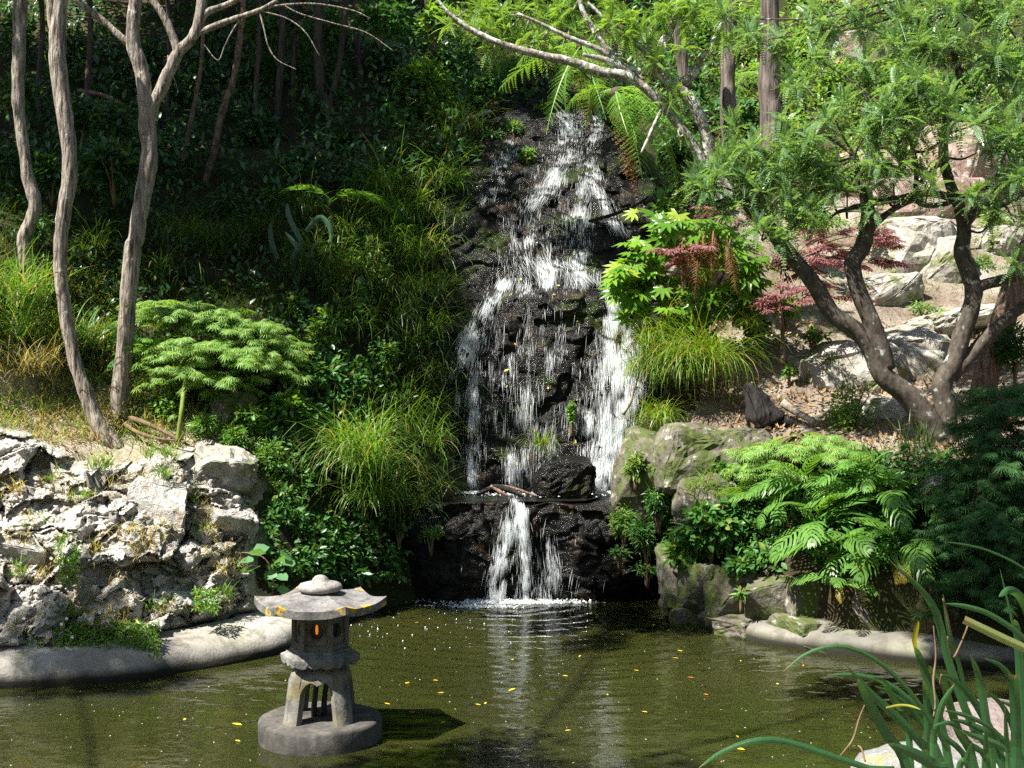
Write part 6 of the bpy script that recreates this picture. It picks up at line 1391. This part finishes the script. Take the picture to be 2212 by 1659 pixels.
cover('undergrowth', 'dark leafy undergrowth under the forest trees', [(-100, 1000, -60, 420)], 15000, 'shrub_dark', 'leaf', 204, (.08, .16), jitter=.5)
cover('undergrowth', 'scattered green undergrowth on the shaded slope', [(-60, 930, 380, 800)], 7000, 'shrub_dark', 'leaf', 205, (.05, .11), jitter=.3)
cover('undergrowth', 'low green plants on the lower left slope', [(560, 860, 780, 1260)], 6000, 'shrub', 'leaf', 206, (.05, .10), jitter=.25)
cover('undergrowth', 'leafy undergrowth across the top of the slope', [(940, 1560, -60, 260), (1400, 1560, 250, 520)], 7500, 'shrub', 'leaf', 207, (.08, .15), jitter=.5)
cover('undergrowth', 'sunny undergrowth on the upper right slope', [(1560, 2300, -60, 420)], 12000, 'shrub_bright', 'leaf', 208, (.08, .15), jitter=.5)
cover('undergrowth', 'green cover on the lower right bank', [(1420, 2300, 1010, 1240)], 9000, 'shrub', 'leaf', 209, (.06, .11), jitter=.25)
cover('terrace_grass', 'thin green grass on the sunny terrace', [(1560, 2250, 430, 800)], 5500, 'grass', 'grass', 210, (.06, .24))
cover('leaf_litter', 'dry leaf litter on the sunny terrace soil', [(1420, 2200, 700, 1000)], 4500, 'litter', 'leaf', 211, (.04, .09), jitter=.02, leaf='quad')
cover('bank_litter', 'dry litter between the rocks of the left bank', [(-40, 560, 860, 1380)], 2200, 'litter', 'leaf', 212, (.03, .07), jitter=.02, leaf='quad')
# ------------------------------------------------------------------ small things
# charred stump and fallen wood
t = thing('burnt_stump', 'blackened broken stump above the mossy boulders', 'stump', P(1650, 900, 13.7))
V, F = tube([P(1655, 915, 13.7), P(1640, 880, 13.7), P(1622, 845, 13.7), P(1616, 832, 13.7)], [.22, .15, .11, .07], 26, 14, .5, 3); wpart('trunk', V, F, M['charred'], t, True)
V, F = tube([P(1645, 905, 13.6), P(1634, 862, 13.62), P(1628, 838, 13.65)], [.05, .045, .02], 12, 8, .4, 4); wpart('splinter', V, F, M['charred'], t, True)
V, F = tube([P(1668, 906, 13.7), P(1700, 912, 13.6), P(1725, 918, 13.55)], [.09, .05, .02], 12, 8, .4, 5); wpart('root', V, F, M['charred'], t, True)
def stick(label, pts, rad, mat='wood_grey', cat='branch', name='fallen_branch', n=16):
    V, F = tube([P(*p) for p in pts], rad, n, 7, .15, len(label)); return single(name, V, F, M[mat], P(*pts[0]), label, cat, smooth=True)
stick('pale fallen branch lying on the terrace soil', [(1690, 870, 13.8), (1720, 890, 13.7), (1760, 912, 13.5)], [.05, .045, .035])
stick('dark twisted branch leaning over the upper fall', [(1272, 478, 16.4), (1320, 465, 16.3), (1370, 445, 16.2), (1400, 425, 16.2)], [.02, .025, .022, .015], 'charred')
stick('bare branch at the edge of the right stream', [(1345, 895, 14.7), (1362, 868, 14.7), (1370, 840, 14.7), (1388, 790, 14.7)], [.03, .02, .015, .01])
stick('dark driftwood piece on the ledge pool', [(1030, 1068, 14.3), (1070, 1052, 14.3), (1100, 1058, 14.25), (1130, 1072, 14.2)], [.02, .035, .035, .02], 'charred')
stick('short driftwood stick crossing the ledge', [(1075, 1048, 14.35), (1110, 1055, 14.3), (1160, 1072, 14.25)], [.015, .02, .015], 'bark_brown')
stick('orange brown stick lying on the ledge', [(1060, 1050, 14.3), (1080, 1062, 14.25), (1095, 1070, 14.2)], [.02, .025, .015], 'bark_brown')
stick('root running down from the forked tree over the bank', [(262, 900, 12.85), (310, 912, 12.7), (360, 935, 12.55), (400, 958, 12.45), (420, 965, 12.4)], [.035, .028, .02, .015, .01], 'stem', 'root', 'tree_root')
stick('second root spreading from the forked tree', [(256, 905, 12.85), (290, 930, 12.6), (330, 945, 12.5), (380, 952, 12.45)], [.03, .022, .018, .01], 'stem', 'root', 'tree_root')
stick('thin log lying on the upper weeds left of the fall', [(1000, 258, 18.6), (1030, 250, 18.5), (1060, 240, 18.5)], [.03, .03, .025])
stick('brown twig arching over the upper shaded slope', [(170, 195, 17), (220, 205, 16.8), (265, 225, 16.6)], [.03, .03, .02], 'bark_brown')

# bramble spray beside the lantern: red cane, toothed leaves as parts
br = thing('bramble', 'bramble spray with pale green leaves and a red cane behind the lantern', 'bramble', P(590, 1290, 11.9))
cane = [P(500, 1195, 11.75), P(545, 1195, 11.7), (P(575, 1210, 11.7)), P(590, 1245, 11.75), P(588, 1285, 11.9)]
V, F = tube(cane, [.005, .006, .007, .008, .008], 18, 6); wpart('cane', V, F, M['bark_brown'], br, True)
BRL = mesh('leaf', *T_leaf(.8, .06, .1), M['bramble'], True)
r = R(301)
for (x, y, s) in [(520, 1210, .16), (545, 1190, .17), (575, 1195, .18), (605, 1200, .2), (612, 1220, .18), (560, 1225, .18), (540, 1235, .17), (570, 1240, .17), (525, 1230, .14), (600, 1240, .15), (590, 1255, .15), (580, 1268, .14), (598, 1275, .13), (618, 1205, .15), (505, 1215, .12), (588, 1230, .12)]:
    p = P(x, y, 11.7 + r.uniform(-.06, .06)) - np.array(br.location); put('leaf', BRL, br, p, (r.uniform(.3, .9), r.uniform(-.3, .3), r.uniform(0, 6.28)), s)

# white daisies trailing over the left kerb
def daisies(label, x0, x1, y0, y1, Yd, n, nf, seed):
    r = R(seed); t = thing('daisy_patch', label, 'daisies', P((x0 + x1) / 2, y1, Yd), 'daisy patches on the left bank')
    x, y = r.uniform(x0, x1, n), r.uniform(y0, y1, n)
    p = P(x, y, Yd - (y - y0) * .004 + r.uniform(-.05, .05, n)); V, F = place(LF['lance'], p, r.normal(size=(n, 3)) + np.array([0, -.6, .1]), np.array([0, -.3, 1.0]) + .4 * r.normal(size=(n, 3)), r.uniform(.04, .08, n)); wpart('foliage', V, F, M['herb'], t)
    for k in range(nf):
        c = P(r.uniform(x0 - 15, x1 + 10), r.uniform(y0 - 25, y1 - 5), Yd - .12); a = np.linspace(0, 6.283, 9)[:-1]
        d = np.stack([np.cos(a), 0 * a - .15, np.sin(a)], -1); V, F = place(T_leaf4(.5), np.repeat(c[None], 8, 0), d, np.array([0, -1.0, .4]), .018); wpart('flower', V, F, M['petal'], t)
daisies('green daisy mat hanging over the middle of the left kerb', 150, 345, 1345, 1412, 10.62, 1500, 12, 311)
daisies('daisy tuft at the left end of the kerb', 40, 150, 1355, 1400, 10.5, 500, 10, 312)
daisies('daisy tuft growing in the outcrop crack', 125, 170, 1150, 1260, 11.05, 420, 14, 313)
daisies('small green tuft low on the outcrop near the bramble', 420, 470, 1270, 1320, 11.1, 240, 2, 314)

# leaves and bits afloat on the pond
LFL = [mesh('floating_leaf', *T_leaf(wd, .03, .01), M['yellowleaf'], True) for wd in (.30, .38, .46)]
r = R(321)
FL = [(1113, 1488, .10), (1026, 1522, .055), (900, 1540, .06), (1050, 1518, .06), (960, 1497, .055), (1215, 1460, .055), (1255, 1417, .06), (1105, 1427, .05), (1475, 1408, .065), (1452, 1422, .06), (1484, 1464, .06), (1610, 1622, .09), (1590, 1590, .05), (523, 1568, .10), (508, 1600, .055), (830, 1520, .06), (875, 1478, .06), (935, 1470, .05), (1311, 1500, .05), (1380, 1450, .05), (1530, 1503, .055), (1600, 1430, .05), (1340, 1370, .05), (1410, 1350, .05), (1440, 1362, .05), (1290, 1330, .05), (1470, 1340, .05), (962, 1560, .05), (1220, 1580, .05), (400, 1553, .05), (905, 1345, .05), (1399, 1540, .05), (1680, 1480, .05), (1735, 1440, .05)]
POS = lambda x, y: ('near the lantern' if x < 950 and y > 1440 else 'far out by the right wall' if x > 1380 and y < 1440 else 'in the open middle of the pond' if x < 1400 else 'near the right-hand iris leaves')
for k, (x, y, s) in enumerate(FL):
    p = PW(x, y); put('floating_leaf', LFL[k % 3], None, p + np.array([0, 0, .006]), (0, 0, r.uniform(0, 6.28)), s * 1.05, label='small yellow fallen leaf floating ' + POS(x, y) + ', ' + ordinal(sorted(a for a, b, c in FL if POS(a, b) == POS(x, y)).index(x)) + ' from the left', cat='leaf', group='leaves floating ' + POS(x, y))
n = 260; x = r.uniform(0, 2000, n); y = 1330 + 329 * r.random(n) ** .8; p = PW(x, y); p[:, 2] = .004
k = (p[:, 0] > -4.0 + (p[:, 1] < 10) * 0) & (y > np.interp(x, [0, 300, 600, 850, 1430, 1700, 2000], [1500, 1480, 1425, 1315, 1315, 1405, 1440]))
p = p[k]; V, F = place(T_leaf4(.7), p, nrm(np.column_stack([r.normal(size=(len(p), 2)), np.zeros(len(p))])), [0, 0, 1.0], r.uniform(.006, .016, len(p)))
put('pond_flecks', mesh('pond_flecks', V, F, M['petal']), None, kind='stuff', label='tiny pale flecks and petals floating on the pond', cat='flecks')
bm = bmesh.new(); bmesh.ops.create_icosphere(bm, subdivisions=1, radius=1); bv = np.array([v.co[:] for v in bm.verts]); bf = np.array([[v.index for v in f.verts] for f in bm.faces]); bm.free()
n = 60; x = np.concatenate([r.normal(800, 45, 30), r.normal(1000, 110, 30)]); y = np.concatenate([r.normal(1345, 18, 30), r.normal(1350, 28, 30)]); y = np.maximum(y, 1316); p = PW(x, y)
V = (p[:, None] + bv[None] * r.uniform(.003, .010, n)[:, None, None]).reshape(-1, 3); F = (bf[None] + (np.arange(n) * len(bv))[:, None, None]).reshape(-1, 3)
put('pond_bubbles', mesh('pond_bubbles', V, [F], M['bubble'], True), None, kind='stuff', label='bubbles drifting on the pond behind the lantern', cat='bubbles')
# fallen leaves on the wet rock
n = 24; x = r.uniform(930, 1340, n); y = r.uniform(560, 1080, n); p = C(x, y) + np.array([0, -.03, .01]); V, F = place(T_leaf(.4), p, r.normal(size=(n, 3)), np.array([0, -1.0, .5]) + .3 * r.normal(size=(n, 3)), r.uniform(.035, .08, n))
put('rock_leaves', mesh('rock_leaves', V, F, M['yellowleaf']), None, kind='stuff', label='small yellow leaves stuck to the wet rock', cat='leaves')

# ------------------------------------------------------------------ iris clump in the near right corner (coordinates as seen)
ic = thing('iris_clump', 'tall blue green iris leaves in the near right corner', 'iris', P(2080, 2230, 4.0))
cr_ = lambda cx_, cy_: (1455.8 + cx_ * .3418, 1091.9 + cy_ * .3418)
IR = [  # (points tip-ward, half width px, material, distance)
 ([(2080, 1659), (1900, 1420), (1740, 1000), (1665, 700), (1560, 530), (1368, 352)], 33, 'iris', 4.0),
 ([(1760, 1659), (1640, 1390), (1450, 1130), (1250, 960), (1050, 890), (850, 930), (690, 1048)], 20, 'iris', 3.7),
 ([(1420, 1720), (1250, 1668), (1000, 1585), (700, 1490), (500, 1490), (300, 1560), (150, 1665)], 27, 'iris', 3.4),
 ([(1650, 1659), (1560, 1500), (1400, 1330), (1250, 1190), (1088, 1012)], 36, 'iris', 3.8),
 ([(1470, 1659), (1340, 1440), (1220, 1220), (1160, 1095)], 42, 'iris', 3.6),
 ([(1860, 1659), (1700, 1450), (1420, 1170), (1180, 1075), (962, 1072)], 24, 'iris', 3.9),
 ([(1590, 1659), (1605, 1400), (1595, 1200), (1575, 1105)], 32, 'iris', 3.9),
 ([(1740, 1659), (1660, 1280), (1560, 980), (1520, 890)], 34, 'iris', 4.1),
 ([(1528, 905), (1520, 850), (1530, 790), (1546, 728)], 20, 'iris_yellow', 4.1),
 ([(1640, 1560), (1660, 1400), (1700, 1250), (1775, 1125)], 30, 'iris', 3.7),
 ([(2080, 1659), (1930, 1290), (1790, 1120), (1680, 1062)], 32, 'iris', 4.0),
 ([(2010, 1659), (1980, 1400), (1930, 1100), (1872, 938)], 34, 'iris', 3.9),
 ([(2160, 1659), (2162, 1400), (2152, 1200), (2148, 1072)], 40, 'iris', 3.6),
 ([(2420, 1000), (2300, 940), (2080, 840), (1835, 722)], 34, 'iris_pale', 3.9),
 ([(2330, 960), (2180, 810), (2000, 690), (1850, 640), (1715, 620)], 22, 'iris', 4.0),
 ([(2320, 1000), (2250, 720), (2190, 580), (2120, 535), (2055, 575)], 34, 'iris', 4.0),
 ([(2400, 560), (2200, 390), (2000, 290), (1850, 250), (1700, 228)], 9, 'iris', 4.1),
 ([(2180, 1659), (2040, 1440), (1900, 1350), (1780, 1310), (1705, 1298)], 20, 'iris', 3.8),
 ([(1800, 1700), (1850, 1600), (1880, 1500)], 26, 'iris', 3.5),
 ([(2110, 1659), (2100, 1450), (2092, 1268)], 20, 'iris', 3.6),
 ([(1760, 1740), (1640, 1640), (1500, 1560), (1355, 1505)], 50, 'iris', 3.3),
 ([(1975, 1700), (1972, 1550), (1970, 1395)], 24, 'iris', 3.6),
 ([(1480, 1420), (1400, 1250), (1330, 1120), (1255, 1085)], 26, 'iris', 3.9),
 ([(1340, 1278), (1420, 1262), (1490, 1266), (1562, 1290)], 9, 'iris_yellow', 3.7),
 ([(1900, 1659), (1800, 1430), (1740, 1250), (1700, 1110), (1610, 1010)], 34, 'iris', 4.1),
 ([(1990, 1659), (1860, 1500), (1760, 1380), (1640, 1390)], 26, 'iris', 3.7),
 ([(1860, 1240), (1800, 1000), (1740, 800), (1700, 560)], 18, 'iris', 4.2),
 ([(2212, 1659), (2190, 1100), (2170, 800), (2150, 720)], 36, 'iris', 4.2),
 ([(1700, 1659), (1530, 1330), (1390, 1200), (1270, 1140)], 26, 'iris', 4.0),
 ([(2230, 1400), (2190, 1000), (2130, 700), (2060, 400)], 12, 'iris', 4.2),
]
r = R(341)
for k in range(8):
    bx_ = r.uniform(1900, 2350); tx_ = bx_ + r.uniform(-380, 120); ty_ = r.uniform(950, 1420)
    IR.append(([(bx_, 1659), (bx_ * .6 + tx_ * .4 + 30, 1659 * .55 + ty_ * .45), (tx_ + 30, ty_ + 90), (tx_ - r.uniform(0, 110), ty_ + r.uniform(-30, 60))], r.uniform(20, 34), 'iris', r.uniform(3.7, 4.5)))
for k, (pts, hw, mt, Yd) in enumerate(IR):
    q = [cr_(*p) for p in pts]
    if pts[0][1] >= 1400:      # run the leaf on down to its root on the near bank
        q = [(q[0][0] * .55 + 2110 * .45, 2120), (q[0][0] * .85 + 2110 * .15, 1880)] + q
    q3 = [(a, b, Yd + .04 * i) for i, (a, b) in enumerate(q[::-1])][::-1]
    cut = mt == 'iris_pale' or k in (12,)
    strap_leaf(ic, q3, hw * .82 * .3418 * Yd / FPX, mt, fold=.3, tip=.6 if cut else .03, n=22, taper=[.8, 1, 1, .95, .9] if cut else [.7, 1, .9, .5, .03])
for k, pts in enumerate([[(1640, 1335), (1652, 1250), (1640, 1100), (1655, 950), (1640, 760)], [(1050, 1585), (1130, 1480), (1170, 1350), (1205, 1262)], [(1210, 1620), (1180, 1530), (1130, 1520)], [(1730, 830), (1745, 900), (1770, 960), (1850, 780), (1860, 720)], [(1700, 590), (1725, 680), (1740, 760), (1750, 830)], [(1690, 1070), (1685, 1130), (1710, 1165)]]):
    V, F = tube([P(*cr_(*p), 3.95 + .02 * i) for i, p in enumerate(pts)], [.003, .004, .002], 16, 5, .2, k); wpart('withered_leaf', V, F, M['stem'], ic, True)
